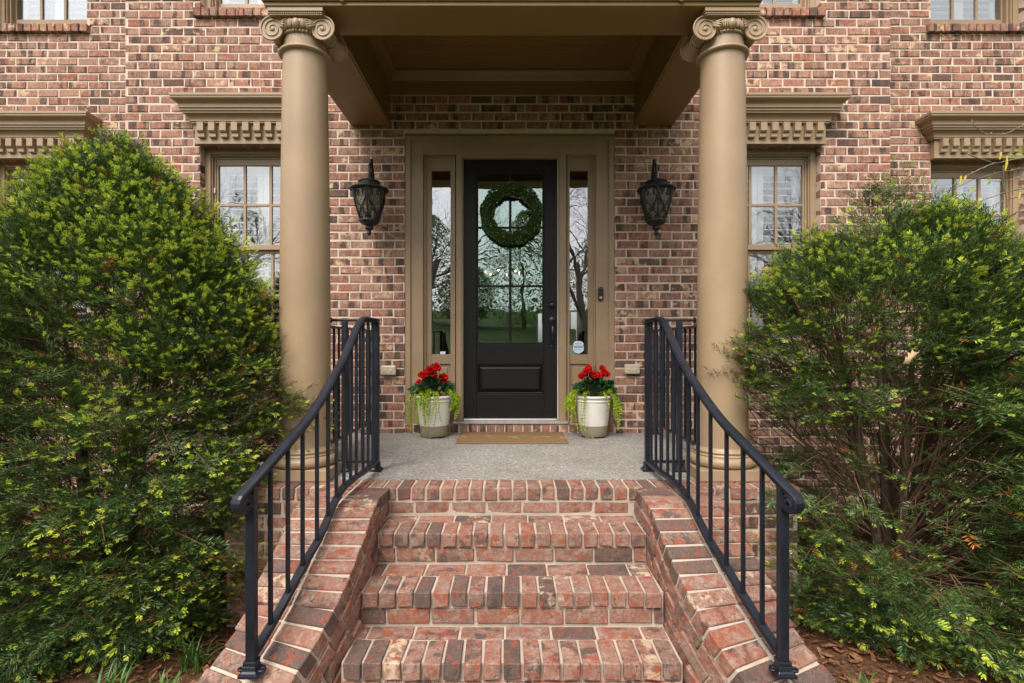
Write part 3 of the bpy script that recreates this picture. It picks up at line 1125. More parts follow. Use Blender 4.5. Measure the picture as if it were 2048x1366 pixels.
def sidelight(a, b, ga, gb):
    y = 0.085
    x0, x1 = dx(a, y), dx(b, y)
    g0, g1 = dx(ga, y), dx(gb, y)
    zt, gt, gbm = dz(311, y), dz(341, y), dz(709, y)
    m_ = MB()
    m_.box(x0, g0, y, y + 0.05, z_sill, zt)
    m_.box(g1, x1, y, y + 0.05, z_sill, zt)
    m_.box(g0, g1, y, y + 0.05, gt, zt)
    m_.box(g0, g1, y, y + 0.05, dz(728, y), gbm)
    m_.box(g0, g1, y, y + 0.05, z_sill, dz(838, y))
    # stepped stop around the sash
    for (p, q) in ((x0, x0 + 0.022), (x1 - 0.022, x1)):
        m_.box(p, q, y - 0.022, y - 0.0005, z_sill, zt)
    m_.box(x0 + 0.022, x1 - 0.022, y - 0.022, y - 0.0005, zt - 0.02, zt)
    root = obj('sidelight', m_, 'tan', house, bevel=0.003)
    p_ = MB()
    p_.box(g0, g1, y + 0.02, y + 0.024, gbm, gt)
    obj('pane', p_, 'side_glass', root)
    p_ = MB()
    p_.box(g0, g1, y + 0.018, y + 0.045, dz(838, y), dz(728, y))
    p_.box(g0 + 0.03, g1 - 0.03, y + 0.006, y + 0.0175, dz(832, y), dz(735, y))
    obj('panel', p_, 'tan', root, bevel=0.004)
    return root, g0, g1, gbm, y


sl_l = sidelight(848, 911, 863, 901)
sl_r = sidelight(1134, 1191, 1139.5, 1176)


def text_mesh(name, body, size, mat, parent, loc, extrude=0.0006, bold=0.0, sx=1.0):
    cu = bpy.data.curves.new(name, 'FONT')
    cu.body = body
    cu.size = size
    cu.align_x = 'CENTER'
    cu.align_y = 'CENTER'
    cu.extrude = extrude
    cu.offset = bold
    cu.resolution_u = 3
    tmp = bpy.data.objects.new(name, cu)
    COL.objects.link(tmp)
    dg = bpy.context.evaluated_depsgraph_get()
    me = bpy.data.meshes.new_from_object(tmp.evaluated_get(dg))
    bpy.data.objects.remove(tmp)
    bpy.data.curves.remove(cu)
    me.materials.clear()
    me.materials.append(M[mat])
    o = link(name, me, parent)
    o.matrix_local = Matrix.Translation(loc) @ Matrix.Rotation(math.pi / 2, 4, 'X') @ Matrix.Diagonal((sx, 1, 1, 1))
    return o


# shield sticker at the foot of the right sidelight pane
root, g0, g1, gbm, y = sl_r
scx, scz = dx(1157.3, y), dz(694.7, y)
SH = [(-6, 12.2), (0, 12.5), (6, 12.2), (8.6, 9.8), (10.6, 7.4), (9.4, 4.5), (10.0, 1.6), (10.6, -1.5), (10.4, -5), (8.6, -8.2), (5, -10.8), (1.2, -12.0), (0, -13.2), (-1.2, -12.0), (-5, -10.8), (-8.6, -8.2), (-10.4, -5), (-10.6, -1.5), (-10.0, 1.6), (-9.4, 4.5), (-10.6, 7.4), (-8.6, 9.8)]
U = 5.085 / F
for nm, s_, yy, mt in (('sticker', 1.0, y + 0.0185, 'sticker_rim'), ('sticker_face', 0.86, y + 0.0175, 'sticker')):
    m_ = MB()
    n = len(SH)
    vs = [(scx + p * s_ * U, yy, scz + q * s_ * U) for p, q in SH]
    vs += [(a, b + 0.0009, c) for a, b, c in vs]
    m_.add(vs, [tuple(range(n)), tuple(range(2 * n - 1, n - 1, -1))] + [(i, n + i, n + (i + 1) % n, (i + 1) % n) for i in range(n)])
    obj(nm, m_, mt, root)
text_mesh('sticker_print', 'PROTECTED', 0.0125, 'ink_grey', root, (scx, y + 0.0168, scz + 7.3 * U))
text_mesh('sticker_print', 'BY', 0.0125, 'ink_grey', root, (scx, y + 0.0168, scz + 4.7 * U))
text_mesh('sticker_print', 'BRINKS', 0.0235, 'ink_blue', root, (scx, y + 0.0168, scz + 0.6 * U), bold=0.0007)
text_mesh('sticker_print', 'HOME SECURITY', 0.0098, 'ink_grey', root, (scx, y + 0.0168, scz - 4.6 * U))
# small pale sticker at the foot of the left sidelight pane
m_ = MB()
m_.box(dx(880, sl_l[4]), dx(890.5, sl_l[4]), sl_l[4] + 0.018, sl_l[4] + 0.0188, dz(708.3, sl_l[4]), dz(703, sl_l[4]))
obj('sticker', m_, 'sticker', sl_l[0])

# the door
x0, x1 = dx(927, YD), dx(1114.3, YD)
zb, zt = z_sill + 0.041, dz(318.4, YD)
g0, g1 = dx(953, YD), dx(1088, YD)
gt, gb = dz(341.5, YD), dz(687.5, YD)
pt, pb = dz(728, YD), dz(788, YD)
mb = MB()
mb.box(x0, g0, YD, YD + 0.045, zb, zt)
mb.box(g1, x1, YD, YD + 0.045, zb, zt)
mb.box(g0, g1, YD, YD + 0.045, gt, zt)
mb.box(g0, g1, YD, YD + 0.045, pt, gb)
mb.box(g0, g1, YD, YD + 0.045, zb, pb)
door = obj('front_door', mb, 'door', house, bevel=0.003)
# bead around glass and panel
mb = MB()
bw = 0.016
for (za, zc) in ((gb, gt), (pb, pt)):
    mb.box(g0, g0 + bw, YD + 0.008, YD + 0.03, za, zc)
    mb.box(g1 - bw, g1, YD + 0.008, YD + 0.03, za, zc)
    mb.box(g0 + bw, g1 - bw, YD + 0.008, YD + 0.03, zc - bw, zc)
    mb.box(g0 + bw, g1 - bw, YD + 0.008, YD + 0.03, za, za + bw)
obj('glazing_bead', mb, 'door', door, bevel=0.004)
mb = MB()                                       # raised field panel with sloped border
px0, px1, pz0, pz1 = g0 + bw, g1 - bw, pb + bw, pt - bw
q = 0.032
vs = [(px0, YD + 0.03, pz0), (px1, YD + 0.03, pz0), (px1, YD + 0.03, pz1), (px0, YD + 0.03, pz1),
      (px0 + q, YD + 0.013, pz0 + q), (px1 - q, YD + 0.013, pz0 + q), (px1 - q, YD + 0.013, pz1 - q), (px0 + q, YD + 0.013, pz1 - q),
      (px0 + q + .004, YD + 0.008, pz0 + q + .004), (px1 - q - .004, YD + 0.008, pz0 + q + .004), (px1 - q - .004, YD + 0.008, pz1 - q - .004), (px0 + q + .004, YD + 0.008, pz1 - q - .004)]
mb.add(vs, [(0, 1, 5, 4), (1, 2, 6, 5), (2, 3, 7, 6), (3, 0, 4, 7), (4, 5, 9, 8), (5, 6, 10, 9), (6, 7, 11, 10), (7, 4, 8, 11), (8, 9, 10, 11)])
obj('panel', mb, 'door', door)
cxm = dx(1020.5, YD)
rows = [gb, dz(572, YD), dz(454.5, YD), gt]
mb = MB()
mb.box(cxm - 0.0125, cxm + 0.0125, YD + 0.010, YD + 0.034, gb + bw, gt - bw)
obj('muntin', mb, 'door', door, bevel=0.004)
for zz in rows[1:3]:
    for (a, b) in ((g0 + bw, cxm - 0.0125), (cxm + 0.0125, g1 - bw)):
        mb = MB()
        mb.box(a, b, YD + 0.011, YD + 0.033, zz - 0.0105, zz + 0.0105)
        obj('muntin', mb, 'door', door, bevel=0.004)
for i in range(3):
    za = rows[i] + (bw if i == 0 else 0.0105)
    zc = rows[i + 1] - (bw if i == 2 else 0.0105)
    for (a, b) in ((g0 + bw, cxm - 0.0125), (cxm + 0.0125, g1 - bw)):
        mb = MB()
        mb.box(a, b, YD + 0.020, YD + 0.025, za, zc)
        obj('pane', mb, 'door_glass', door)
# lock set
hx = dx(1104.6, YD - 0.02)
mb = MB()
mb.lathe([(0.0, -0.034), (0.012, -0.034), (0.020, -0.030), (0.026, -0.024), (0.033, -0.016), (0.034, 0.0)], (hx, YD - 0.0005, dz(610, YD)), 24, axis='Y')
obj('deadbolt', mb, 'bronze', door)
mb = MB()
mb.ball((hx, YD - 0.006, dz(641, YD)), 0.036, 20, 12, 0, (0.95, 0.45, 1.25))
mb.tube([(hx, YD - 0.006, dz(646, YD)), (hx, YD - 0.045, dz(650, YD)), (hx, YD - 0.060, dz(655, YD)), (hx, YD - 0.062, dz(668, YD)), (hx, YD - 0.056, dz(680, YD)), (hx, YD - 0.030, dz(687, YD)), (hx, YD - 0.004, dz(690, YD))],
        [0.010, 0.011, 0.013, 0.0145, 0.012, 0.010, 0.009], 12)
mb.tube([(hx, YD - 0.012, dz(643, YD)), (hx, YD - 0.040, dz(644.5, YD)), (hx, YD - 0.058, dz(642.0, YD))], [0.009, 0.009, 0.012], 10)
mb.ball((hx, YD - 0.003, dz(693, YD)), 0.020, 16, 10, 0, (0.9, 0.5, 1.2))
obj('handle', mb, 'bronze', door)

# interior seen through the glass
mb = MB()
mb.box(-6.5, 6.5, 0.60, 8.0, -0.10, z_sill + 0.01)
obj('hall_floor', mb, 'inner_floor', house)
mb = MB()
mb.box(XL, XR, 0.201, 8.2, 3.3, 3.4)
mb.box(-6.6, XL, 0.581, 8.2, 3.3, 3.4)
mb.box(XR, 6.6, 0.581, 8.2, 3.3, 3.4)
for q in (XL - 0.1, XR):
    mb.box(q, q + 0.1, 0.201, 7.6, 0, 5.3)
mb.box(-6.5, -1.9, 7.6, 7.7, 0, 3.3)
mb.box(-1.9, 0.62, 7.6, 7.7, 0, 0.9)
mb.box(-1.9, 0.62, 7.6, 7.7, 0.9, 3.3)
mb.box(0.62, 1.55, 7.6, 7.7, 0, 0.55)
mb.box(0.62, 1.55, 7.6, 7.7, 1.62, 3.3)
mb.box(1.55, 6.5, 7.6, 7.7, 0, 3.3)
mb.box(-6.6, -6.5, 0.58, 7.7, 0, 3.3)
mb.box(6.5, 6.6, 0.58, 7.7, 0, 3.3)
mb.box(-1.55, -1.45, 0.201, 5.0, 0, 3.3)
mb.box(1.75, 1.85, 0.201, 5.0, 0, 3.3)
mb.box(-6.7, 6.7, -0.05, 5.0, 5.26, 5.4)
mb.box(-6.6, 6.6, 4.9, 5.0, 3.4, 5.3)
mb.box(-6.6, -6.5, 0.58, 5.0, 3.4, 5.3)
mb.box(6.5, 6.6, 0.58, 5.0, 3.4, 5.3)
obj('hall_wall', mb, 'inner_wall', house)

stair = thing('hall_staircase', (0.7, 4.0, z_sill + 0.01), 'hall staircase with dark balusters seen faintly through the front door glass', 'staircase')
mb = MB()
for i in range(10):
    mb.box(-0.9 + 0.24 * i, -0.66 + 0.24 * i, 3.6, 4.6, 2.35 - 0.19 * i, 2.42 - 0.19 * i)
    mb.box(-0.9 + 0.24 * i, -0.88 + 0.24 * i, 3.6, 4.6, 2.42 - 0.19 * i, 2.60 - 0.19 * i)
obj('flight', mb, 'wood', stair)
for i in range(20):
    mb = MB()
    xx = -0.85 + 0.12 * i
    zz = 2.45 - 0.19 * (0.5 * i)
    mb.tube([(xx, 3.62, zz), (xx, 3.62, zz + 0.82)], 0.009, 6)
    obj('baluster', mb, 'black', stair)
mb = MB()
mb.tube([(-1.0, 3.62, 3.36), (1.6, 3.62, 1.30)], 0.026, 8)
obj('handrail', mb, 'black', stair)

ch = thing('chandelier', (-0.14, 3.0, 2.5), 'small lit chandelier glowing in the hall behind the front door', 'chandelier')
mb = MB()
mb.tube([(-0.14, 3.0, 3.3), (-0.14, 3.0, 1.85)], 0.008, 8)
obj('stem', mb, 'black', ch)
for i in range(6):
    a = i * math.pi / 3 + 0.3
    ex, ey = -0.14 + 0.26 * math.cos(a), 3.0 + 0.26 * math.sin(a)
    mb = MB()
    mb.tube([(-0.14, 3.0, 1.86), (-0.14 + 0.14 * math.cos(a), 3.0 + 0.14 * math.sin(a), 1.80), (ex, ey, 1.84), (ex, ey, 1.90)], 0.007, 6)
    obj('arm', mb, 'black', ch)
    mb = MB()
    mb.ball((ex, ey, 1.922), 0.0075, 8, 6, 0, (1, 1, 1.7))
    obj('bulb', mb, 'bulb', ch)

# ------------------------------------------------------------------ porch floor and its brick edge
SC = {}
YN = [-1.919, -2.213, -2.527, -2.809, -3.105]     # nosing fronts
RISE = 0.163
PX = 1.677
mb = MB()
mb.box(-PX + 0.19, PX - 0.19, YN[0] + 0.193, 0.003, -0.09, 0.0)
porch = struct(obj('porch_floor', mb, 'aggregate'))
mb = MB()
mb.box(-PX + 0.012, PX - 0.012, YN[0] + 0.012, 0.004, GZ - 0.05, -0.0905)
pbase = obj('foundation', mb, 'step_mortar', porch)
mb = MB()
mb.box(-PX + 0.008, PX - 0.008, YN[0] + 0.010, YN[0] + 0.192, -0.0895, -0.007)
for s in (-1, 1):
    mb.box(s * (PX - 0.008), s * (PX - 0.189), YN[0] + 0.193, 0.003, -0.0895, -0.007)
pcop = obj('coping', mb, 'step_mortar', porch)
row_m = brick_meshes('brick', 0.0712, 0.185, 0.070, 'step_brick', 12, 41, True)
r = random.Random(42)
x = -PX + 0.037
while x < PX - 0.03:
    b = link('brick', r.choice(row_m), pcop)
    b.matrix_local = Matrix.Translation((x, YN[0] + 0.0925 + r.uniform(-.002, .002), -0.035 + r.uniform(-.0015, .0015))) @ Matrix.Rotation(r.uniform(-.01, .01), 4, 'Z')
    x += 0.0842
for s in (-1, 1):
    y = YN[0] + 0.195 + 0.042
    while y < -0.05:
        b = link('brick', r.choice(row_m), pcop)
        b.matrix_local = Matrix.Translation((s * (PX - 0.093), y, -0.035 + r.uniform(-.0015, .0015))) @ Matrix.Rotation(math.pi / 2, 4, 'Z')
        y += 0.0842
str_m = brick_meshes('brick', 0.1955, 0.095, 0.0672, 'brick', 12, 43, True)
heap = BrickHeap()
z, k = -0.0805 * 1 - 0.045, 0
while z > GZ - 0.06:
    for s in (-1, 1):
        x = 0.72 + (0.10 if k % 2 else 0.0)
        while x < PX - 0.03:
            xe = min(x + 0.198, PX)
            m4 = Matrix.Translation((s * (x + xe) / 2, YN[0] + 0.055 + r.uniform(-.002, .002), z))
            if xe - x > 0.19 and x > 1.0:
                b = link('brick', r.choice(str_m), pbase)
                b.matrix_local = m4
            else:
                heap.add(m4, xe - x, 0.095, 0.0672, r, True)
            x += PITCH
        y = YN[0] + 0.11 + (0.10 if k % 2 else 0.0)
        while y < -0.02:
            m4 = Matrix.Translation((s * (PX - 0.047), y + 0.099, z)) @ Matrix.Rotation(math.pi / 2, 4, 'Z')
            heap.add(m4, 0.1955, 0.095, 0.0672, r, True)
            y += PITCH
    z -= COURSE
    k += 1
heap.build('brickwork', 'brick', pbase)

# ------------------------------------------------------------------ front steps with curved cheek walls
steps = thing('front_steps', (0, -2.6, GZ), 'red brick front steps between two sloping brick cheek walls', 'steps')
SX = 0.712
for k in range(1, 5):
    zt = -RISE * k
    yb = YN[k - 1] + 0.02
    m_ = MB()
    m_.box(-SX, SX, YN[k] + 0.022, yb + 0.04 if k > 1 else yb + 0.1, zt - RISE - 0.02, zt - 0.008)
    st = obj('step', m_, 'step_mortar', steps)
    r = random.Random(50 + k)
    nb = 17
    pitch = (2 * SX - 0.012) / nb
    for i in range(nb):
        b = link('brick', r.choice(row_m), st)
        b.matrix_local = Matrix.Translation((-SX + 0.006 + pitch * (i + 0.5), YN[k] + 0.0925 + r.uniform(-.003, .003), zt - 0.035 + r.uniform(-.002, .002))) @ Matrix.Rotation(r.uniform(-.012, .012), 4, 'Z') @ Matrix.Rotation(r.uniform(-.008, .008), 4, 'X')
    # stretcher row behind, and the stretcher course of the riser below
    ph = r.uniform(0, 0.2)
    dep = yb - (YN[k] + 0.196) - 0.008
    tm = brick_meshes('brick', 0.198, dep, 0.06, 'step_brick', 5, 60 + k, True)
    rm = brick_meshes('brick', 0.198, 0.095, 0.070, 'step_brick', 5, 70 + k, True)
    for (ms, yy, zz, lz_, ly_) in ((tm, YN[k] + 0.196 + dep / 2, zt - 0.031, 0.06, dep), (rm, YN[k] + 0.0595, zt - 0.1170, 0.070, 0.095)):
        ph = r.uniform(0.02, 0.19)
        x = -SX - ph
        while x < SX:
            a, b_ = max(x, -SX + 0.004), min(x + 0.198, SX - 0.004)
            if b_ - a > 0.03:
                o = link('brick', r.choice(ms), st)
                o.matrix_local = Matrix.Translation(((a + b_) / 2, yy + r.uniform(-.002, .002), zz + r.uniform(-.001, .001))) @ Matrix.Diagonal(((b_ - a) / 0.198, 1, 1, 1))
            x += PITCH
# riser course under the porch edge
m_ = MB()
m_.box(-SX, SX, YN[0] + 0.022, YN[0] + 0.09, -RISE - 0.02, -0.078)
st = obj('riser', m_, 'step_mortar', steps)
rm = brick_meshes('brick', 0.198, 0.095, 0.066, 'step_brick', 5, 77, True)
x = -SX - 0.06
r = random.Random(78)
while x < SX:
    a, b_ = max(x, -SX + 0.004), min(x + 0.198, SX - 0.004)
    if b_ - a > 0.03:
        o = link('brick', r.choice(rm), st)
        o.matrix_local = Matrix.Translation(((a + b_) / 2, YN[0] + 0.0575, -0.1165)) @ Matrix.Diagonal(((b_ - a) / 0.198, 1, 1, 1))
    x += PITCH

# cheek path: distance from camera, inner x, top z
PD = [3.10, 2.95, 2.80, 2.70, 2.57, 2.40, 2.245, 2.12, 2.05, 1.90, 1.70, 1.50]
PXI = [0.714, 0.712, 0.712, 0.712, 0.712, 0.720, 0.740, 0.782, 0.812, 0.885, 0.99, 1.10]
PZ = [0.0, 0.0, -0.002, -0.032, -0.105, -0.190, -0.272, -0.358, -0.410, -0.515, -0.645, -0.765]


def smooth_path(n=240):
    d = np.linspace(PD[0], PD[-1], n)
    xi = np.interp(-d, [-q for q in PD], PXI)
    z = np.interp(-d, [-q for q in PD], PZ)
    ker = np.hanning(25)
    ker /= ker.sum()
    def sm(a):
        p = np.concatenate([np.full(12, a[0]), a, a[-1] + (a[-1] - a[-2]) * np.arange(1, 13)])
        return np.convolve(p, ker, 'valid')
    return d, sm(xi), sm(z)


cd, cxi, cz = smooth_path()


def flare(s, d):
    return 0.042 * min(1.6, max(0.0, (2.8 - d) / 0.8)) if s > 0 else 0.0


def cheek_at(d):
    return float(np.interp(-d, -cd, cxi)), float(np.interp(-d, -cd, cz))


cheek_m = brick_meshes('brick', 0.200, 0.0718, 0.072, 'step_brick', 12, 81, True)
course_m = brick_meshes('brick', 0.196, 0.092, 0.066, 'step_brick', 10, 82, True)
for s in (-1, 1):
    P3 = [Vector((s * (xi + flare(s, d)), d - 5.0, z)) for d, xi, z in zip(cd, cxi, cz)]
    al = [0.0]
    for a, b in zip(P3, P3[1:]):
        al.append(al[-1] + (b - a).length)
    def frame(L):
        i = min(max(int(np.searchsorted(al, L)) - 1, 0), len(P3) - 2)
        t = min(1.0, max(0.0, (L - al[i]) / max(1e-9, al[i + 1] - al[i])))
        p = P3[i].lerp(P3[i + 1], t)
        i0, i1 = max(i - 3, 0), min(i + 4, len(P3) - 1)
        T = (P3[i1] - P3[i0]).normalized()
        S = Vector((T.y, -T.x, 0)).normalized()
        if S.x * s < 0: S = -S
        Nn = S.cross(T)
        if Nn.z < 0: Nn = -Nn
        return p, T, S, Nn.normalized()
    # mortar body
    vs, fs = [], []
    for L in np.linspace(0, al[-1], 60):
        p, T, S, Nn = frame(float(L))
        a = p + S * 0.008 - Nn * 0.007
        b = p + S * 0.410 - Nn * 0.007
        vs += [(a.x, a.y, a.z), (b.x, b.y, b.z), (b.x, b.y, GZ - 0.06), (a.x, a.y, GZ - 0.06)]
    for i in range(59):
        for k in range(4):
            l = (k + 1) % 4
            fs.append((i * 4 + k, i * 4 + l, (i + 1) * 4 + l, (i + 1) * 4 + k))
    fs += [(0, 1, 2, 3), tuple(59 * 4 + k for k in (3, 2, 1, 0))]
    m_ = MB()
    m_.add(vs, fs)
    ck = obj('cheek_wall', m_, 'step_mortar', steps)
    r = random.Random(90 + s)
    L = 0.045
    while L < al[-1] - 0.03:
        p, T, S, Nn = frame(L)
        for (off, ) in ((0.101,), (0.3165,)):
            c = p + S * (off + r.uniform(-.003, .003)) - Nn * (0.036 + r.uniform(-.002, .002)) + T * r.uniform(-.002, .002)
            m4 = Matrix((S, T, Nn)).transposed().to_4x4()
            m4.translation = c
            o = link('brick', r.choice(cheek_m), ck)
            o.matrix_local = m4 @ Matrix.Rotation(r.uniform(-.012, .012), 4, 'Z')
        L += 0.0852
    heap = BrickHeap()
    for j in range(7):
        L = 0.10 + (0.10 if j % 2 else 0.0)
        while L < al[-1] - 0.10:
            p, T, S, Nn = frame(L)
            for side, off in (('in', 0.045), ('out', 0.371)):
                c = p + S * (off + r.uniform(-.002, .002)) - Nn * (0.118 + 0.0785 * j)
                if c.z < GZ - 0.03:
                    continue
                m4 = Matrix((T, S, Nn)).transposed().to_4x4()
                m4.translation = c
                if side == 'in' and j < 3 and 1.7 < c.y + 5.0:
                    o = link('brick', r.choice(course_m), ck)
                    o.matrix_local = m4
                else:
                    heap.add(m4, 0.196, 0.092, 0.066, r, True)
            L += 0.2075
    heap.build('brickwork', 'step_brick', ck)

# ------------------------------------------------------------------ portico
portico = thing('portico', (0, -1.6, 0), 'tan painted portico with ceiling and beams on two round columns', 'portico')
DA = 3.40
YA = DA - 5.0
SOF = 2.896
BX0, BX1 = 1.155, 1.512
YF0, YF1 = 3.216 - 5, 3.532 - 5
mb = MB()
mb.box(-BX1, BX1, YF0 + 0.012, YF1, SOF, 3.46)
obj('front_beam', mb, 'shaded_tan', portico, bevel=0.006)
mb = MB()
mb.box(-BX1 - 0.012, BX1 + 0.012, YF0 - 0.004, YF0 + 0.0115, SOF + 0.026, 3.46)
obj('fascia_board', mb, 'tan', portico, bevel=0.003)
for s in (-1, 1):
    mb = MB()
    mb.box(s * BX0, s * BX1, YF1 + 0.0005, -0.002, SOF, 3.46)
    obj('side_beam', mb, 'shaded_tan', portico, bevel=0.005)
    mb = MB()
    mb.box(s * (BX1 + 0.0005), s * (BX1 + 0.012), YF0 + 0.012, -0.002, SOF + 0.026, 3.46)
    obj('fascia_board', mb, 'tan', portico, bevel=0.003)
    mb = MB()
    mb.box(s * (BX0 - 0.001), s * (BX0 - 0.014), YF1 + 0.015, -0.002, SOF + 0.004, SOF + 0.03)
    obj('bead_strip', mb, 'shaded_tan', portico, bevel=0.004)
    # little lead caps on the fascia joints
    mb = MB()
    mb.lathe([(0.0, -0.006), (0.012, -0.005), (0.016, 0.0)], (s * 1.03, YF0 - 0.005, SOF + 0.028), 12, axis='Y')
    obj('joint_cap', mb, 'shaded_tan', portico)
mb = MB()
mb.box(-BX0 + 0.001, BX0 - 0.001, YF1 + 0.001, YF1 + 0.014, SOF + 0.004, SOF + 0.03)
obj('bead_strip', mb, 'shaded_tan', portico, bevel=0.004)
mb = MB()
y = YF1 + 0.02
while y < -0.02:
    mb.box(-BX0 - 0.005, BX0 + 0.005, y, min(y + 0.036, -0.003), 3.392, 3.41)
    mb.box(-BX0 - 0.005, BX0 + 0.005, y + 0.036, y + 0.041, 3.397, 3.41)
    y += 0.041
obj('beadboard_ceiling', mb, 'shaded_tan', portico)
# crown around the ceiling
CP = [(0.0, 3.29), (0.012, 3.29), (0.012, 3.305), (0.022, 3.315), (0.040, 3.345), (0.062, 3.365), (0.075, 3.372), (0.075, 3.391), (0.0, 3.391)]
mb = MB()
n = len(CP)
rects = []
for (pp, zz) in CP:
    rects.append([(-BX0 + pp, YF1 + pp, zz), (BX0 - pp, YF1 + pp, zz), (BX0 - pp, -0.02 - pp, zz), (-BX0 + pp, -0.02 - pp, zz)])
vs = [v for rct in rects for v in rct]
fs = []
for i in range(n - 1):
    for k in range(4):
        l = (k + 1) % 4
        fs.append((i * 4 + k, i * 4 + l, (i + 1) * 4 + l, (i + 1) * 4 + k))
mb.add(vs, fs)
obj('crown_moulding', mb, 'shaded_tan', portico, recalc=False)
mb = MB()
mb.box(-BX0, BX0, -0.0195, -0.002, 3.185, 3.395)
obj('frieze_board', mb, 'shaded_tan', portico, bevel=0.002)
mb = MB()
mb.box(-BX1 - 0.10, BX1 + 0.10, YF0 - 0.10, -0.002, 3.461, 3.56)
mb.box(-BX1 - 0.04, BX1 + 0.04, YF0 - 0.04, -0.002, 3.5605, 3.70)
obj('roof', mb, 'tan', portico, bevel=0.01)


def make_column(cx, cy):
    col = None
    # shaft with entasis
    z0, z1 = 0.165, 2.80
    prof = []
    for i in range(25):
        t = i / 24
        rad = 0.1545 - 0.0225 * (max(0.0, (t - 0.25) / 0.75) ** 1.6)
        if t < 0.012: rad += 0.0
        prof.append((rad, z0 + (z1 - z0) * t))
    mb = MB()
    mb.lathe(prof, (cx, cy, 0), 64)
    col = obj('column', mb, 'tan', portico)
    mb = MB()
    mb.box(cx - 0.215, cx + 0.215, cy - 0.19, cy + 0.215, 0.001, 0.070)
    obj('plinth', mb, 'tan', col, bevel=0.004)
    bp = [(0.165, 0.0705)]
    for i in range(11):
        a = -math.pi / 2 + math.pi * i / 10
        bp.append((0.175 + 0.030 * math.cos(a), 0.104 + 0.033 * math.sin(a)))
    bp += [(0.178, 0.1375), (0.178, 0.146), (0.172, 0.148), (0.170, 0.158), (0.174, 0.160), (0.174, 0.168), (0.166, 0.172), (0.158, 0.190)]
    mb = MB()
    mb.lathe(bp, (cx, cy, 0), 64)
    obj('base', mb, 'tan', col)
    # astragal ring
    zr = 2.672
    ring = [(0.130, zr - 0.018)]
    for i in range(9):
        a = -math.pi / 2 + math.pi * i / 8
        ring.append((0.147 + 0.013 * math.cos(a), zr + 0.012 * math.sin(a)))
    ring += [(0.130, zr + 0.016)]
    mb = MB()
    mb.lathe(ring, (cx, cy, 0), 64)
    obj('astragal', mb, 'tan', col)
    # ---- ionic capital
    yf = cy - 0.125
    ez = 2.783                              # height of the volute eyes
    ex = 0.153
    cap = MB()
    # echinus
    cap.lathe([(0.130, 2.768), (0.138, 2.775), (0.150, 2.80), (0.152, 2.82), (0.145, 2.838)], (cx, cy, 0), 48)
    # beads under it
    for i in range(44):
        a = 2 * math.pi * i / 44
        cap.ball((cx + 0.140 * math.cos(a), cy + 0.140 * math.sin(a), 2.766), 0.0105, 6, 4, 0, (1, 1, 0.9))
    for i in range(12):
        a = 2 * math.pi * i / 12 - math.pi / 2
        c = Vector((cx + 0.150 * math.cos(a), cy + 0.150 * math.sin(a), 2.803))
        cap.ball(c, 0.029, 12, 9, 0, (0.85, 0.85, 1.12))
        a2 = a + math.pi / 12
        c2 = Vector((cx + 0.156 * math.cos(a2), cy + 0.156 * math.sin(a2), 2.806))
        cap.ball(c2, 0.008, 6, 5, 0, (1, 1, 3.6))
        for da in (-0.07, 0.07):
            c3 = Vector((cx + 0.158 * math.cos(a2 + da), cy + 0.158 * math.sin(a2 + da), 2.806))
            cap.ball(c3, 0.004, 5, 4, 0, (1, 1, 7.0))
    # abacus: two steps, small carved beads along it
    cap.box(cx - 0.160, cx + 0.160, cy - 0.155, cy + 0.155, 2.852, 2.872)
    cap.box(cx - 0.169, cx + 0.169, cy - 0.164, cy + 0.164, 2.8725, SOF - 0.0008)
    for i in range(26):
        t = -0.158 + 0.316 * i / 25
        for sy in (-1, 1):
            cap.ball((cx + t, cy + sy * 0.156, 2.862), 0.0062, 6, 4)
            cap.ball((cx + sy * 0.161, cy + t * 0.96, 2.862), 0.0062, 6, 4)
    obj('capital', cap, 'tan', col)
    # volutes: one scroll on each side, running from front to back, with spiral fillets
    for s in (-1, 1):
        v = MB()
        prof = []
        for i in range(21):
            t = i / 20
            w = abs(2 * t - 1)
            prof.append((0.041 + 0.027 * w ** 2.2, -0.125 + 0.25 * t))
        v.lathe(prof, (cx + s * ex, cy, ez), 40, axis='Y')
        for bb in (-0.018, 0.018):
            ringp = [(cx + s * ex + 0.046 * math.cos(q), cy + bb, ez + 0.046 * math.sin(q)) for q in np.linspace(0, 2 * math.pi, 25)[:-1]]
            v.tube(ringp, 0.004, 6, closed=True)
        for face in (-1, 1):
            pts, rs = [], []
            turns = 2.35
            for i in range(90):
                t = i / 89
                a = math.pi / 2 - s * (-1) * t * turns * 2 * math.pi * -1
                rad = 0.066 * (1 - t) ** 0.85 + 0.013
                pts.append((cx + s * ex + s * rad * math.sin(t * turns * 2 * math.pi), cy + face * 0.1265, ez + rad * math.cos(t * turns * 2 * math.pi)))
                rs.append(0.0068 * (1 - 0.5 * t))
            v.tube(pts, rs, 8)
            v.ball((cx + s * ex, cy + face * 0.126, ez), 0.014, 14, 8, 0, (1, 0.6, 1))
        obj('volute', v, 'tan', col)
    # canalis band tying the two scrolls together, front and back
    cb = MB()
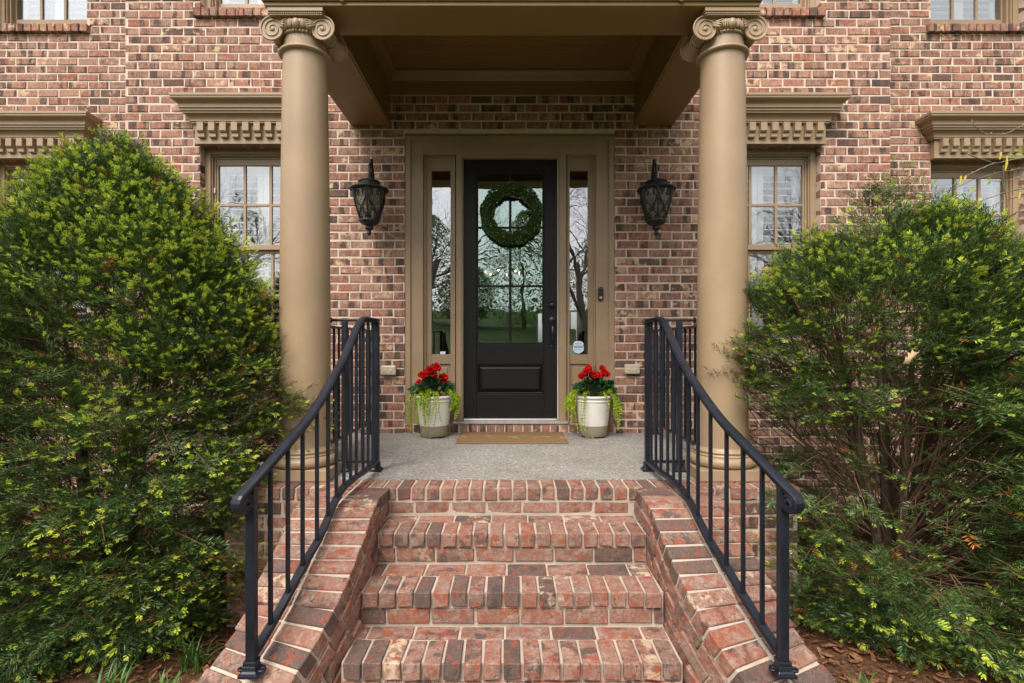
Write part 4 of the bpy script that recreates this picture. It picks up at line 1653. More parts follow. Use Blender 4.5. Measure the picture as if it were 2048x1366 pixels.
    for face in (-1, 1):
        yb0 = cy + face * 0.112
        cb.box(cx - ex, cx + ex, yb0, cy + face * 0.1235, ez + 0.030, ez + 0.066)
        cb.tube([(cx - ex, cy + face * 0.1265, ez + 0.0735), (cx + ex, cy + face * 0.1265, ez + 0.0735)], 0.0062, 8)
        pts = [(cx + t * 0.11, cy + face * 0.1275, ez + 0.034 + 0.004 * abs(t)) for t in np.linspace(-1, 1, 9)]
        cb.tube(pts, 0.005, 6)
        # honeysuckle leaves beside the eggs
        for s in (-1, 1):
            for q in range(4):
                x0 = cx + s * 0.098
                cb.tube([(x0 + s * 0.012, cy + face * 0.130, ez + 0.030 - 0.004 * q), (x0 - s * 0.012, cy + face * 0.145, ez + 0.034 - 0.010 * q), (x0 - s * (0.040 - 0.006 * q), cy + face * 0.160, ez + 0.042 - 0.016 * q)], [0.003, 0.007, 0.003], 6)
    cb.box(cx - ex, cx + ex, cy - 0.111, cy + 0.111, ez + 0.032, ez + 0.0695)
    obj('canalis', cb, 'tan', col)
    return col


make_column(-1.326, YA)
make_column(1.349, YA)

# ------------------------------------------------------------------ iron railings
rail_px = [(758, 642, 3.50), (740, 637, 3.34), (722, 634, 3.19), (712, 658, 3.09), (702.7, 684, 3.0), (687.6, 716, 2.867), (672.4, 745, 2.743), (655.6, 775, 2.617), (635.3, 809, 2.49), (611.8, 842.5, 2.39), (588, 869.4, 2.285), (564.6, 896.4, 2.2), (537.7, 926.7, 2.12), (514, 953.6, 2.06), (497, 973, 2.02), (482, 989, 1.985)]
rail_pts = []
for (px, py, d) in rail_px:
    x, z = W(px, py, d)
    rail_pts.append((abs(x), d - 5.0, z))
# gentle smoothing of the side offset
RX = np.array([p[0] for p in rail_pts]); RY = np.array([p[1] for p in rail_pts]); RZ = np.array([p[2] for p in rail_pts])
RX[:3] = [0.895, 0.897, 0.899]
RZ[:3] = RZ[:3].mean()


def rail_at(d):
    y = d - 5.0
    return float(np.interp(-y, -RY, RX)), float(np.interp(-y, -RY, RZ))


def shoe(mb, x, y, z, w=0.034, wing=0):
    """cast foot: spread base, waist and collar"""
    for (a, z0, z1, b) in ((w * 1.25, 0.0, 0.014, w * 1.25), (w * 1.1, 0.014, 0.024, w * 0.86), (w * 0.86, 0.024, 0.040, w * 0.72), (w * 0.80, 0.040, 0.056, w * 0.80)):
        vs = [(x - a, y - a, z + z0), (x + a, y - a, z + z0), (x + a, y + a, z + z0), (x - a, y + a, z + z0), (x - b, y - b, z + z1), (x + b, y - b, z + z1), (x + b, y + b, z + z1), (x - b, y + b, z + z1)]
        mb.add(vs, [(0, 3, 2, 1), (4, 5, 6, 7), (0, 1, 5, 4), (1, 2, 6, 5), (2, 3, 7, 6), (3, 0, 4, 7)])
    if wing:
        ring = [(x + wing * (w * 1.35 + 0.012 * math.cos(q)), y + 0.012 * math.sin(q) - 0.004, z + 0.018) for q in np.linspace(0, 2 * math.pi, 13)[:-1]]
        mb.tube(ring, 0.0065, 6, closed=True)
        ring = [(x - wing * (w * 1.30 + 0.010 * math.cos(q)), y + 0.010 * math.sin(q), z + 0.018) for q in np.linspace(0, 2 * math.pi, 13)[:-1]]
        mb.tube(ring, 0.006, 6, closed=True)


for s, nm in ((-1, 'black iron stair railing left of the steps, its scroll end beside the dark green yew'), (1, 'black iron stair railing right of the steps, its scroll end touching the twiggy yew')):
    rl_ = thing('stair_railing', (s * 0.9, -1.55, 0.0), nm, 'railing', 'iron railings')
    dd = np.linspace(3.50, 1.985, 90)
    pts = []
    for d in dd:
        x, z = rail_at(d)
        pts.append([s * (x + flare(s, d)), d - 5.0, z])
    pts = np.array(pts)
    ker = np.hanning(13); ker /= ker.sum()
    for c in (0, 2):
        a = pts[:, c]
        p = np.concatenate([np.full(6, a[0]), a, a[-1] + (a[-1] - a[-2]) * np.arange(1, 7)])
        pts[:, c] = np.convolve(p, ker, 'valid')
    pts = [Vector(p) for p in pts]
    # scroll at the lower end
    e, t = pts[-1], (pts[-1] - pts[-4]).normalized()
    hd = Vector((t.x, t.y, 0)).normalized()
    ang0 = math.asin(t.z)
    cur, rad, a = e.copy(), 0.034, ang0
    for i in range(34):
        rad_i = 0.036 - 0.0006 * i - (0.004 if i > 22 else 0)
        a -= 0.0125 / max(rad_i, 0.011) if i > 0 else 0
        cur = cur + hd * (0.0125 * math.cos(a)) + Vector((0, 0, 0.0125 * math.sin(a)))
        pts.append(cur.copy())
    cap_prof = [(-0.0225, -0.006), (0.0225, -0.006), (0.023, 0.002), (0.020, 0.0062), (0.010, 0.009), (-0.010, 0.009), (-0.020, 0.0062), (-0.023, 0.002)]
    # frames that turn with the scroll
    vs, fs = [], []
    n = len(cap_prof)
    for i, p in enumerate(pts):
        t = (pts[min(i + 1, len(pts) - 1)] - pts[max(i - 1, 0)]).normalized()
        hdir = hd if i > 88 else Vector((t.x, t.y, 0)).normalized()
        side = Vector((hdir.y, -hdir.x, 0))
        u = side.cross(t).normalized()
        if i <= 88 and u.z < 0: u = -u
        if i > 88:
            u = t.cross(side).normalized() if (side.cross(Vector(pts[88] - pts[86]).normalized())).z < 0 else side.cross(t).normalized()
        for (q, w_) in cap_prof:
            vs.append(p + side * q + u * w_)
    for i in range(len(pts) - 1):
        for k in range(n):
            l = (k + 1) % n
            fs.append((i * n + k, i * n + l, (i + 1) * n + l, (i + 1) * n + k))
    m_ = MB()
    m_.add(vs, fs, 0, False)
    m_.add(vs[:n], [tuple(range(n))])
    m_.add(vs[-n:], [tuple(range(n))])
    obj('handrail', m_, 'iron', rl_)
    # flat channel under the cap
    m_ = MB()
    m_.sweep([p - Vector((0, 0, 0.014)) for p in pts[:89]], [(-0.017, -0.006), (0.017, -0.006), (0.017, 0.007), (-0.017, 0.007)], 0, False)
    obj('channel', m_, 'iron', rl_)
    # bottom bar following the cheek
    bot = []
    for d in np.linspace(3.50, 2.03, 70):
        x, z = rail_at(d)
        xi, zc = cheek_at(min(d, 3.1))
        bot.append(Vector((s * (x + flare(s, d)), d - 5.0, (zc if d < 2.86 else 0.0) + (0.062 if d > 2.80 else 0.052))))
    bz = np.array([b.z for b in bot])
    bz = np.convolve(np.concatenate([[bz[0]] * 2, bz, [2 * bz[-1] - bz[-2], 3 * bz[-1] - 2 * bz[-2]]]), np.ones(5) / 5, 'valid')
    for b, z in zip(bot, bz): b.z = z
    m_ = MB()
    m_.sweep(bot, [(-0.0165, -0.010), (0.0165, -0.010), (0.0165, 0.010), (-0.0165, 0.010)], 0, False)
    obj('bottom_bar', m_, 'iron', rl_)
    by = np.array([b.y for b in bot]); bzz = np.array([b.z for b in bot]); bxx = np.array([b.x for b in bot])
    def bar_z(y): return float(np.interp(-y, -by, bzz))
    def top_z(y):
        ys_ = np.array([p.y for p in pts[:89]]); zs_ = np.array([p.z for p in pts[:89]])
        return float(np.interp(-y, -ys_, zs_)) - 0.016
    def rail_x(y): return float(np.interp(-y, -by, bxx))
    for d in (2.13, 2.24, 2.36, 2.485, 2.62, 2.745, 2.87, 2.985, 3.095, 3.20, 3.305, 3.41):
        y = d - 5.0
        xx = rail_x(y)
        m_ = MB()
        m_.box(xx - 0.0078, xx + 0.0078, y - 0.0078, y + 0.0078, bar_z(y) + 0.006, top_z(y))
        obj('baluster', m_, 'iron', rl_, bevel=0.0012)
    # posts
    for (d, w_, top) in ((3.50, 0.017, None), (2.035, 0.017, None)):
        y = d - 5.0
        xx = rail_x(y)
        xi, zc = cheek_at(min(d, 3.1))
        zc = zc if d < 2.9 else 0.0
        # keep the foot on the slope
        m_ = MB()
        m_.box(xx - w_, xx + w_, y - w_, y + w_, zc + 0.02, top_z(y) + 0.004)
        obj('post', m_, 'iron', rl_, bevel=0.002)
        m_ = MB()
        shoe(m_, xx, y, zc - (0.012 if d < 2.9 else 0.0), 0.030, (1 if d < 2.9 else 0))
        obj('post_foot', m_, 'iron', rl_, bevel=0.003)
    # short guard between the column and the top post
    yg, xp = -1.515, 1.10
    zt = top_z(-1.5) + 0.012
    m_ = MB()
    m_.box(s * 0.914, s * 1.195, yg - 0.018, yg + 0.018, zt - 0.006, zt + 0.010)
    obj('guard_rail', m_, 'iron', rl_, bevel=0.003)
    m_ = MB()
    m_.box(s * 0.914, s * 1.165, yg - 0.009, yg + 0.009, 0.055, 0.073)
    obj('guard_rail', m_, 'iron', rl_, bevel=0.002)
    m_ = MB()
    m_.box(s * (xp - 0.017), s * (xp + 0.017), yg - 0.017, yg + 0.017, 0.02, zt - 0.007)
    obj('post', m_, 'iron', rl_, bevel=0.002)
    m_ = MB()
    shoe(m_, s * xp, yg, 0.0, 0.029)
    obj('post_foot', m_, 'iron', rl_, bevel=0.003)
    for xx in (0.985,):
        m_ = MB()
        m_.box(s * (xx - 0.0078), s * (xx + 0.0078), yg - 0.0078, yg + 0.0078, 0.074, zt - 0.007)
        obj('baluster', m_, 'iron', rl_, bevel=0.0012)
    m_ = MB()
    m_.lathe([(0.020, 0.0), (0.020, 0.008), (0.012, 0.012), (0.0, 0.014)], (s * 1.196, yg, zt + 0.002), 14, axis='X')
    obj('wall_flange', m_, 'iron', rl_)

for s, nm in ((-1, 'short black iron side railing from the left column back to the brick wall'), (1, 'short black iron side railing from the right column back to the brick wall')):
    xg = s * 1.335
    sr_ = thing('side_railing', (xg, -0.7, 0.0), nm, 'railing', 'iron railings')
    y0, y1 = -1.43, -0.045
    m_ = MB()
    m_.box(xg - 0.018, xg + 0.018, y0, y1 + 0.04, 0.955, 0.972)
    obj('top_rail', m_, 'iron', sr_, bevel=0.003)
    m_ = MB()
    m_.box(xg - 0.0095, xg + 0.0095, y0, y1, 0.10, 0.118)
    obj('bottom_rail', m_, 'iron', sr_, bevel=0.002)
    y = y0 + 0.07
    while y < y1 - 0.06:
        m_ = MB()
        m_.box(xg - 0.0078, xg + 0.0078, y - 0.0078, y + 0.0078, 0.119, 0.954)
        obj('baluster', m_, 'iron', sr_, bevel=0.0012)
        y += 0.112
    m_ = MB()
    m_.box(xg - 0.017, xg + 0.017, y1 - 0.034, y1, 0.02, 0.954)
    obj('post', m_, 'iron', sr_, bevel=0.002)
    m_ = MB()
    shoe(m_, xg, y1 - 0.017, 0.0, 0.026)
    obj('post_foot', m_, 'iron', sr_, bevel=0.003)

# ------------------------------------------------------------------ wall lanterns
def make_lantern(cx, label):
    YL = -0.235
    root = thing('wall_lantern', (cx, 0, 2.0), label, 'lantern', 'lanterns beside the door')
    C = Vector((cx, YL, 0))
    zc0, zc1 = 1.945, 2.215                    # cage bottom and top
    NS = 6
    a0 = math.pi / 6 + 0.12 * (1 if cx < 0 else -1)
    def Rr(t):                                 # cage radius, t from bottom to top
        return 0.078 + 0.072 * (1 - (1 - t) ** 1.7)
    # roof
    mb = MB()
    mb.lathe([(0.152, 2.215), (0.163, 2.219), (0.165, 2.230), (0.158, 2.238), (0.140, 2.243), (0.120, 2.256), (0.103, 2.268), (0.094, 2.282), (0.088, 2.290), (0.086, 2.300), (0.070, 2.312), (0.030, 2.322), (0.0, 2.326)], (cx, YL, 0), 40)
    obj('cap', mb, 'lantern', root)
    mb = MB()
    for rad, zz, cnt, br in ((0.166, 2.225, 56, 0.0075), (0.092, 2.293, 34, 0.0068)):
        for i in range(cnt):
            a = 2 * math.pi * i / cnt
            mb.ball((cx + rad * math.cos(a), YL + rad * math.sin(a), zz), br, 6, 4, 0, (1, 1, 1.15))
    obj('rope_trim', mb, 'lantern', root)
    # cage: ribs and panels
    for i in range(NS):
        a = a0 + 2 * math.pi * i / NS
        pts = [(cx + Rr(t) * math.cos(a), YL + Rr(t) * math.sin(a), zc0 + (zc1 - zc0) * t) for t in np.linspace(0, 1, 9)]
        mb = MB()
        mb.tube(pts, 0.0078, 6)
        obj('rib', mb, 'lantern', root)
    for i in range(NS):
        b0, b1 = a0 + 2 * math.pi * i / NS, a0 + 2 * math.pi * (i + 1) / NS
        def S(u, v, out=0.0):
            rr_ = Rr(v)
            p0 = Vector((math.cos(b0), math.sin(b0), 0)) * rr_
            p1 = Vector((math.cos(b1), math.sin(b1), 0)) * rr_
            p = p0.lerp(p1, 0.5 + 0.5 * u)
            nrm = (p0 + p1).normalized()
            return C + p + nrm * out + Vector((0, 0, zc0 + (zc1 - zc0) * v))
        mb = MB()
        vs, fs = [], []
        nv = 8
        for j in range(nv + 1):
            v = j / nv
            vs += [S(-0.97, v, -0.006), S(0.97, v, -0.006)]
        for j in range(nv):
            fs.append((2 * j, 2 * j + 1, 2 * j + 3, 2 * j + 2))
        mb.add(vs, fs, 0, True)
        obj('pane', mb, 'lantern_glass', root)
        # heart scroll over a lower arch
        mb = MB()
        for s in (-1, 1):
            hp = []
            for t in np.linspace(0, 1, 26):
                if t < 0.62:
                    q = t / 0.62
                    u = 0.0 + 0.86 * math.sin(q * math.pi * 0.62) ** 1.0
                    v = 0.40 + 0.46 * q
                else:
                    q = (t - 0.62) / 0.38
                    ang = q * 1.5 * math.pi
                    rad = 0.26 * (1 - 0.45 * q)
                    u = 0.52 + (0.86 * math.sin(0.62 * math.pi) - 0.52) * math.cos(ang) * (1 - 0.4 * q)
                    v = 0.86 + 0.11 * math.sin(ang) * (1 - 0.3 * q)
                hp.append(S(s * u, v, 0.004))
            mb.tube(hp, 0.0065, 6)
            mb.tube([S(s * 0.0, 0.40, 0.004), S(s * 0.32, 0.345, 0.006), S(0, 0.29, 0.004)], 0.0065, 6)
            ap = [S(s * 0.80 * math.sin(q), 0.06 + 0.24 * math.cos(q) if q < 1.9 else 0.0, 0.004) for q in np.linspace(0, 1.5, 8)]
            mb.tube(ap, 0.0065, 6)
            cur_ = [S(s * (0.62 + 0.18 * math.cos(q)), 0.075 + 0.05 * math.sin(q), 0.004) for q in np.linspace(0, 4.2, 8)]
            mb.tube(cur_, 0.006, 6)
        obj('scrollwork', mb, 'lantern', root)
    # lower cup and finial
    mb = MB()
    mb.lathe([(0.088, 1.952), (0.090, 1.945), (0.088, 1.935), (0.080, 1.925), (0.062, 1.912), (0.036, 1.903), (0.030, 1.892), (0.038, 1.886), (0.040, 1.876), (0.032, 1.866), (0.018, 1.860), (0.014, 1.852), (0.020, 1.842), (0.020, 1.832), (0.012, 1.820), (0.0, 1.808)][::-1], (cx, YL, 0), 28)
    obj('finial', mb, 'lantern', root)
    mb = MB()
    for i, zz in enumerate((1.985,)):
        for q in range(3):
            a = 2 * math.pi * q / 3
            mb.lathe([(0.011, 0), (0.011, 0.09), (0.004, 0.10)], (cx + 0.03 * math.cos(a), YL + 0.03 * math.sin(a), 1.945), 10)
    obj('candle', mb, 'pot_cream', root)
    # wall plate and arm
    mb = MB()
    mb.lathe([(0.0, -0.022), (0.030, -0.020), (0.048, -0.012), (0.055, -0.0005)], (cx, 0, 2.27), 28, axis='Y')
    obj('wall_plate', mb, 'lantern', root)
    mb = MB()
    arm = [(cx, -0.01, 2.27), (cx, -0.06, 2.31), (cx, -0.10, 2.38), (cx, -0.13, 2.46), (cx, -0.175, 2.485), (cx, -0.22, 2.455), (cx, YL, 2.39), (cx, YL, 2.32)]
    mb.tube(arm, [0.012, 0.012, 0.012, 0.012, 0.013, 0.013, 0.012, 0.011], 10)
    mb.tube([(cx, -0.13, 2.455), (cx, -0.135, 2.50), (cx, -0.160, 2.522), (cx, -0.185, 2.512), (cx, -0.182, 2.492)], [0.010, 0.010, 0.011, 0.011, 0.013], 8)
    mb.tube([(cx, -0.10, 2.38), (cx, -0.15, 2.36), (cx, -0.185, 2.385), (cx, -0.17, 2.41)], [0.010, 0.009, 0.009, 0.011], 8)
    obj('arm', mb, 'lantern', root)
    return root


make_lantern(W(738.5, 400, 4.765)[0], 'black iron scroll lantern on the brick wall left of the front door')
make_lantern(W(1312.5, 400, 4.765)[0], 'black iron scroll lantern on the brick wall right of the front door')

# ------------------------------------------------------------------ small fittings
mb = MB()
x, z = dx(1202, 0.0), dz(587.5, 0.0)
prof = [(0.0, -0.026)]
o4 = []
for i in range(24):
    a = 2 * math.pi * i / 24
    o4.append((0.024 * math.cos(a), 0.024 * math.sin(a) + (0.042 if math.sin(a) >= 0 else -0.042)))
vs = [(x + p, 0.0295, z + q) for p, q in o4] + [(x + p, 0.006, z + q) for p, q in o4] + [(x + p * 0.88, 0.002, z + q * 0.95) for p, q in o4]
n = 24
mb.add(vs, [(i, (i + 1) % n, n + (i + 1) % n, n + i) for i in range(n)] + [(n + i, n + (i + 1) % n, 2 * n + (i + 1) % n, 2 * n + i) for i in range(n)] + [tuple(range(2 * n, 3 * n))])
bell = thing('doorbell', (x, 0.03, z), 'black doorbell camera on the tan casing right of the door', 'doorbell')
obj('housing', mb, 'black', bell)
mb = MB()
mb.lathe([(0.0, -0.003), (0.011, -0.002), (0.013, 0.001)], (x, 0.0015, z + 0.040), 20, axis='Y')
obj('lens', mb, 'bronze', bell)
mb = MB()
ringp = [(x + 0.0125 * math.cos(q), 0.0008, z - 0.036 + 0.0125 * math.sin(q)) for q in np.linspace(0, 2 * math.pi, 25)[:-1]]
mb.tube(ringp, 0.0016, 6, closed=True)
mb.lathe([(0.0, -0.001), (0.0095, -0.0005), (0.010, 0.002)], (x, 0.0015, z - 0.036), 20, axis='Y')
obj('button', mb, 'metal', bell)

for (px, py, lab) in ((777, 741.5, 'beige weatherproof outlet cover on bricks left of the left planter'), (1264, 739, 'beige weatherproof outlet cover on bricks right of the right planter')):
    x, z = dx(px, -0.03), dz(py, -0.03)
    oc = thing('outlet_cover', (x, 0, z), lab, 'outlet', 'outlet covers on the wall')
    mb = MB()
    mb.box(x - 0.066, x + 0.066, -0.012, -0.0025, z - 0.046, z + 0.046)
    obj('back_plate', mb, 'outlet', oc, bevel=0.008)
    mb = MB()
    mb.box(x - 0.072, x + 0.072, -0.052, -0.0125, z - 0.042, z + 0.050)
    obj('lid', mb, 'outlet', oc, bevel=0.014)
    mb = MB()
    for q in (-0.028, 0.028):
        mb.lathe([(0.0, -0.003), (0.014, -0.002), (0.018, 0.0)], (x + q, -0.0525, z), 16, axis='Y')
    obj('knockout', mb, 'outlet', oc)

# door mat
mb = MB()
m0, m1 = 4.44, 4.965
for s_ in (1,):
    mb.box(-0.475, 0.475, m0 - 5, m1 - 5, 0.001, 0.016)
dm_ = obj('doormat', mb, 'coir', bevel=0.003)
tag(dm_, 'tan coir doormat with faded print in front of the black door', 'doormat')
mb = MB()
for (a, b, c, d_) in ((-0.46, 0.46, m0 - 5 + 0.02, m0 - 5 + 0.026), (-0.46, 0.46, m1 - 5 - 0.026, m1 - 5 - 0.02), (-0.46, -0.454, m0 - 5 + 0.026, m1 - 5 - 0.026), (0.454, 0.46, m0 - 5 + 0.026, m1 - 5 - 0.026)):
    mb.box(a, b, c, d_, 0.012, 0.0168)
obj('border', mb, 'coir_edge', dm_)

# ------------------------------------------------------------------ wreath
WX, WZ = dx(1023, 0.03), dz(427, 0.03)
WY = YD - 0.065
wreath = thing('wreath', (WX, WY, WZ - 0.31), 'round green boxwood wreath hanging on the black front door', 'wreath')
ringp = [(WX + 0.237 * math.cos(q), WY, WZ + 0.237 * math.sin(q)) for q in np.linspace(0, 2 * math.pi, 49)[:-1]]
mb = MB()
mb.tube(ringp, 0.022, 10, closed=True)
obj('ring', mb, 'boxwood', wreath)
mb = MB()
r = random.Random(61)
bud = MB()
for i in range(11000):
    a = r.uniform(0, 2 * math.pi)
    b = r.uniform(0, 2 * math.pi)
    rad = 0.022 + 0.032 * math.sqrt(r.random()) + 0.006 * math.sin(a * 9)
    out = Vector((math.cos(a), 0, math.sin(a)))
    nd = out * math.cos(b) + Vector((0, -1, 0)) * math.sin(b)
    if nd.y > 0.55: continue
    p = Vector((WX, WY, WZ)) + out * 0.237 + nd * rad
    tdir = (nd + Vector((r.uniform(-1, 1), r.uniform(-1, 1), r.uniform(-1, 1))) * 0.9).normalized()
    sd = tdir.cross(Vector((r.uniform(-1, 1), r.uniform(-1, 1), r.uniform(-1, 1)))).normalized()
    l, w_ = r.uniform(0.013, 0.024), r.uniform(0.005, 0.009)
    mb.add([p, p + tdir * l * 0.55 + sd * w_, p + tdir * l, p + tdir * l * 0.55 - sd * w_], [(0, 1, 2, 3)])
    if r.random() < 0.045 and rad > 0.046 and nd.y < 0.2:
        bud.ball(p + nd * 0.006, 0.0045, 6, 4)
lv_ = obj('foliage', mb, 'boxwood', wreath, recalc=False)
lv_['kind'] = 'stuff'
bd_ = obj('buds', bud, 'bud', wreath)
bd_['kind'] = 'stuff'


# ------------------------------------------------------------------ planters
def leaf_quadmesh(l, w, cup=0.15, lobed=True):
    """round cupped begonia leaf, 14 triangles"""
    vs = [(0, 0, 0)]
    n = 9
    for i in range(n):
        a = -2.4 + 4.8 * i / (n - 1)
        rr_ = 1.0 + (0.12 * math.cos(a * 5) if lobed else 0)
        vs.append((w * math.sin(a) * rr_, l * (0.42 + 0.58 * math.cos(a)) * rr_, cup * l * (abs(math.sin(a)) ** 2)))
    fs = [(0, i, i + 1) for i in range(1, n)]
    return vs, fs


def make_planter(cx, cy, seed, word):
    r = random.Random(seed)
    pot = thing('flower_pot', (cx, cy, 0), 'cream and taupe glazed pot standing on the porch %s of the door' % word, 'pot', 'pots beside the door')
    body = [(0.112, 0.012), (0.118, 0.02), (0.124, 0.06), (0.131, 0.110)]
    mb = MB()
    mb.lathe([(0.0, 0.012)] + body, (cx, cy, 0), 40)
    for i in range(3):
        a = 2 * math.pi * i / 3 + math.pi / 2 + 0.55
        for w in (-0.28, 0.0, 0.28):
            mb.ball((cx + 0.102 * math.cos(a + w), cy + 0.102 * math.sin(a + w), 0.0105), 0.0095, 8, 5, 0, (1.6, 1.6, 1.05))
    obj('foot', mb, 'pot_taupe', pot)
    mb = MB()
    mb.lathe([(0.131, 0.1105), (0.138, 0.16), (0.147, 0.25), (0.153, 0.318), (0.1535, 0.322), (0.158, 0.324), (0.158, 0.332), (0.154, 0.335), (0.156, 0.350), (0.163, 0.353), (0.167, 0.362), (0.166, 0.373), (0.160, 0.378), (0.150, 0.374), (0.148, 0.34), (0.0, 0.335)], (cx, cy, 0), 48)
    obj('glazed_body', mb, 'pot_cream', pot)
    mb = MB()
    mb.lathe([(0.0, 0.345), (0.147, 0.345), (0.147, 0.350), (0.10, 0.356), (0.0, 0.362)], (cx, cy, 0), 24)
    obj('soil', mb, 'mulch', pot)
    # begonia
    beg = thing('red_begonia', (cx, cy, 0.35), 'red flowering begonia with dark spikes in the pot %s of the door' % word, 'plant', 'begonias in the pots')
    lm = []
    for i in range(4):
        m_ = MB()
        vs, fs = leaf_quadmesh(0.052 + 0.008 * i, 0.034 + 0.004 * i)
        m_.add(vs, fs, 0, True)
        lm.append(m_.mesh('leaf', 'begonia_leaf', False))
    for i in range(46):
        a = r.uniform(0, 2 * math.pi)
        q = math.sqrt(r.random())
        p = Vector((cx + 0.155 * q * math.cos(a), cy + 0.135 * q * math.sin(a), 0.40 + 0.085 * (1 - q * q) + r.uniform(-0.01, 0.035)))
        out = Vector((math.cos(a) * q, math.sin(a) * q, 0.35 + r.uniform(-0.2, 0.3))).normalized()
        nrm = (Vector((out.x * 0.4, out.y * 0.4 - 0.45, 0.8)) + Vector((r.uniform(-.5, .5), r.uniform(-.5, .5), 0)))
        side = out.cross(nrm).normalized()
        nn = side.cross(out).normalized()
        m4 = Matrix((side, out, nn)).transposed().to_4x4()
        m4.translation = p - Vector((0, 0, 0.01))
        o = link('leaf', r.choice(lm), beg)
        o.matrix_basis = m4 @ Matrix.Scale(r.uniform(0.85, 1.35), 4)
    mb = MB()
    fm = []
    for v in range(4):
        m_ = MB()
        rv = random.Random(seed * 7 + v)
        for lay in range(2):
            for k in range(5):
                a = 2 * math.pi * k / 5 + lay * 0.6 + rv.uniform(-.15, .15)
                tilt = 0.35 + 0.45 * lay + rv.uniform(-.12, .12)
                L, Wd = (0.033 - 0.007 * lay), 0.017
                pts = [(0, 0, 0), (-Wd * 0.8, L * 0.45, 0.004), (-Wd * 0.9, L * 0.8, 0.010), (0, L, 0.014 + rv.uniform(-.006, .006)), (Wd * 0.9, L * 0.8, 0.010), (Wd * 0.8, L * 0.45, 0.004)]
                rot = Matrix.Rotation(a, 3, 'Z') @ Matrix.Rotation(tilt, 3, 'X')
                m_.add([rot @ Vector(p) for p in pts], [(0, 1, 2, 3), (0, 3, 4, 5)], 0, True)
        m_.ball((0, 0, 0.007), 0.0065, 6, 4, 1)
        fm.append(m_.mesh('flower', ['petal', 'stamen'], False))
    st = MB()
    nfl = 18
    for i in range(nfl):
        a = math.pi * (1.05 + 0.9 * (i + 0.5) / nfl) if i % 3 else r.uniform(0, 2 * math.pi)
        q = r.uniform(0.15, 0.85)
        xx = (-1 + 2 * ((i * 0.618) % 1.0)) * 0.115
        zz = 0.515 + 0.075 * (1 - (abs(xx) / 0.13) ** 2) + r.uniform(-0.045, 0.045)
        yy = -0.055 + r.uniform(-0.05, 0.07)
        p = Vector((cx + xx, cy + yy, zz))
        nrm = Vector((xx * 3 + r.uniform(-.3, .3), -0.9 + r.uniform(-.2, .2), 0.45 + r.uniform(-.2, .3))).normalized()
        m4 = nrm.to_track_quat('Z', 'Y').to_matrix().to_4x4()
        m4.translation = p
        o = link('flower', r.choice(fm), beg)
        o.matrix_basis = m4 @ Matrix.Scale(r.uniform(1.0, 1.4), 4)
        st.tube([(cx + xx * 0.3, cy + yy * 0.3, 0.36), (cx + xx * 0.8, cy + yy * 0.7, 0.45), tuple(p - nrm * 0.004)], 0.0026, 5)
    obj('stems', st, 'begonia_leaf', beg)
    for i in range(5):
        a = r.uniform(0, 2 * math.pi)
        lean = r.uniform(0.02, 0.10)
        h = r.uniform(0.22, 0.31)
        bx, by = cx + r.uniform(-.03, .03), cy + r.uniform(-.02, .05)
        m_ = MB()
        pts = [Vector((bx + lean * math.cos(a) * t * t * 1.2, by + 0.4 * lean * math.sin(a) * t * t, 0.36 + h * t)) for t in np.linspace(0, 1, 6)]
        ws = [0.006, 0.0078, 0.009, 0.008, 0.005, 0.0008]
        vs, fs = [], []
        for p, w in zip(pts, ws):
            vs += [p + Vector((-w, 0.003, 0)), p + Vector((0, -0.002, 0)), p + Vector((w, 0.003, 0))]
        for k in range(5):
            fs += [(3 * k, 3 * k + 1, 3 * k + 4, 3 * k + 3), (3 * k + 1, 3 * k + 2, 3 * k + 5, 3 * k + 4)]
        m_.add(vs, fs, 0, True)
        obj('spike_leaf', m_, 'spike', beg, recalc=False)
    # creeping lime vine
    vine = thing('trailing_vine', (cx, cy, 0.35), 'lime green creeping vine spilling over the pot %s of the door' % word, 'plant', 'vines in the pots')
    nst = 40
    bunches = [3.25, 3.45, 4.35, 4.75, 5.9, 6.15, 0.4, 2.6] if word == 'left' else [3.2, 3.4, 4.15, 5.35, 5.9, 6.2, 0.5, 2.5]
    for i in range(nst):
        a = r.choice(bunches) + r.gauss(0, 0.16)
        drop = r.choice((0.06, 0.10, 0.14, 0.18, 0.22, 0.27)) * (1.0 if math.sin(a) < -0.2 else 0.8)
        flare = r.uniform(0.02, 0.075)
        ca, sa = math.cos(a), math.sin(a)
        pts = [Vector((cx + 0.10 * ca, cy + 0.10 * sa, 0.385)), Vector((cx + 0.15 * ca, cy + 0.15 * sa, 0.41 + r.uniform(0, .03))), Vector((cx + (0.172 + flare * 0.5) * ca, cy + (0.172 + flare * 0.5) * sa, 0.385)),
               Vector((cx + (0.176 + flare) * ca, cy + (0.176 + flare) * sa, 0.375 - drop * 0.45)), Vector((cx + (0.172 + flare * r.uniform(0.6, 1.2)) * ca + r.uniform(-.02, .02), cy + (0.172 + flare * 0.9) * sa, 0.36 - drop))]
        # resample
        dense = []
        for k in range(len(pts) - 1):
            for t in np.linspace(0, 1, 6)[:-1]:
                dense.append(pts[k].lerp(pts[k + 1], float(t)))
        dense.append(pts[-1])
        m_ = MB()
        m_.tube(dense, 0.0016, 4, 1)
        for k, p in enumerate(dense):
            for rep in range(6):
                dn = Vector((r.uniform(-1, 1) + ca * 0.8, r.uniform(-1, 1) + sa * 0.8, r.uniform(-.7, .7))).normalized()
                sd = dn.cross(Vector((r.uniform(-1, 1), r.uniform(-1, 1), r.uniform(-1, 1)))).normalized()
                l = r.uniform(0.010, 0.018)
                m_.add([p, p + dn * l * 0.45 + sd * l * 0.42, p + dn * l, p + dn * l * 0.45 - sd * l * 0.42], [(0, 1, 2, 3)])
        obj('strand', m_, ['lime_leaf', 'lime_leaf'], vine, recalc=False)


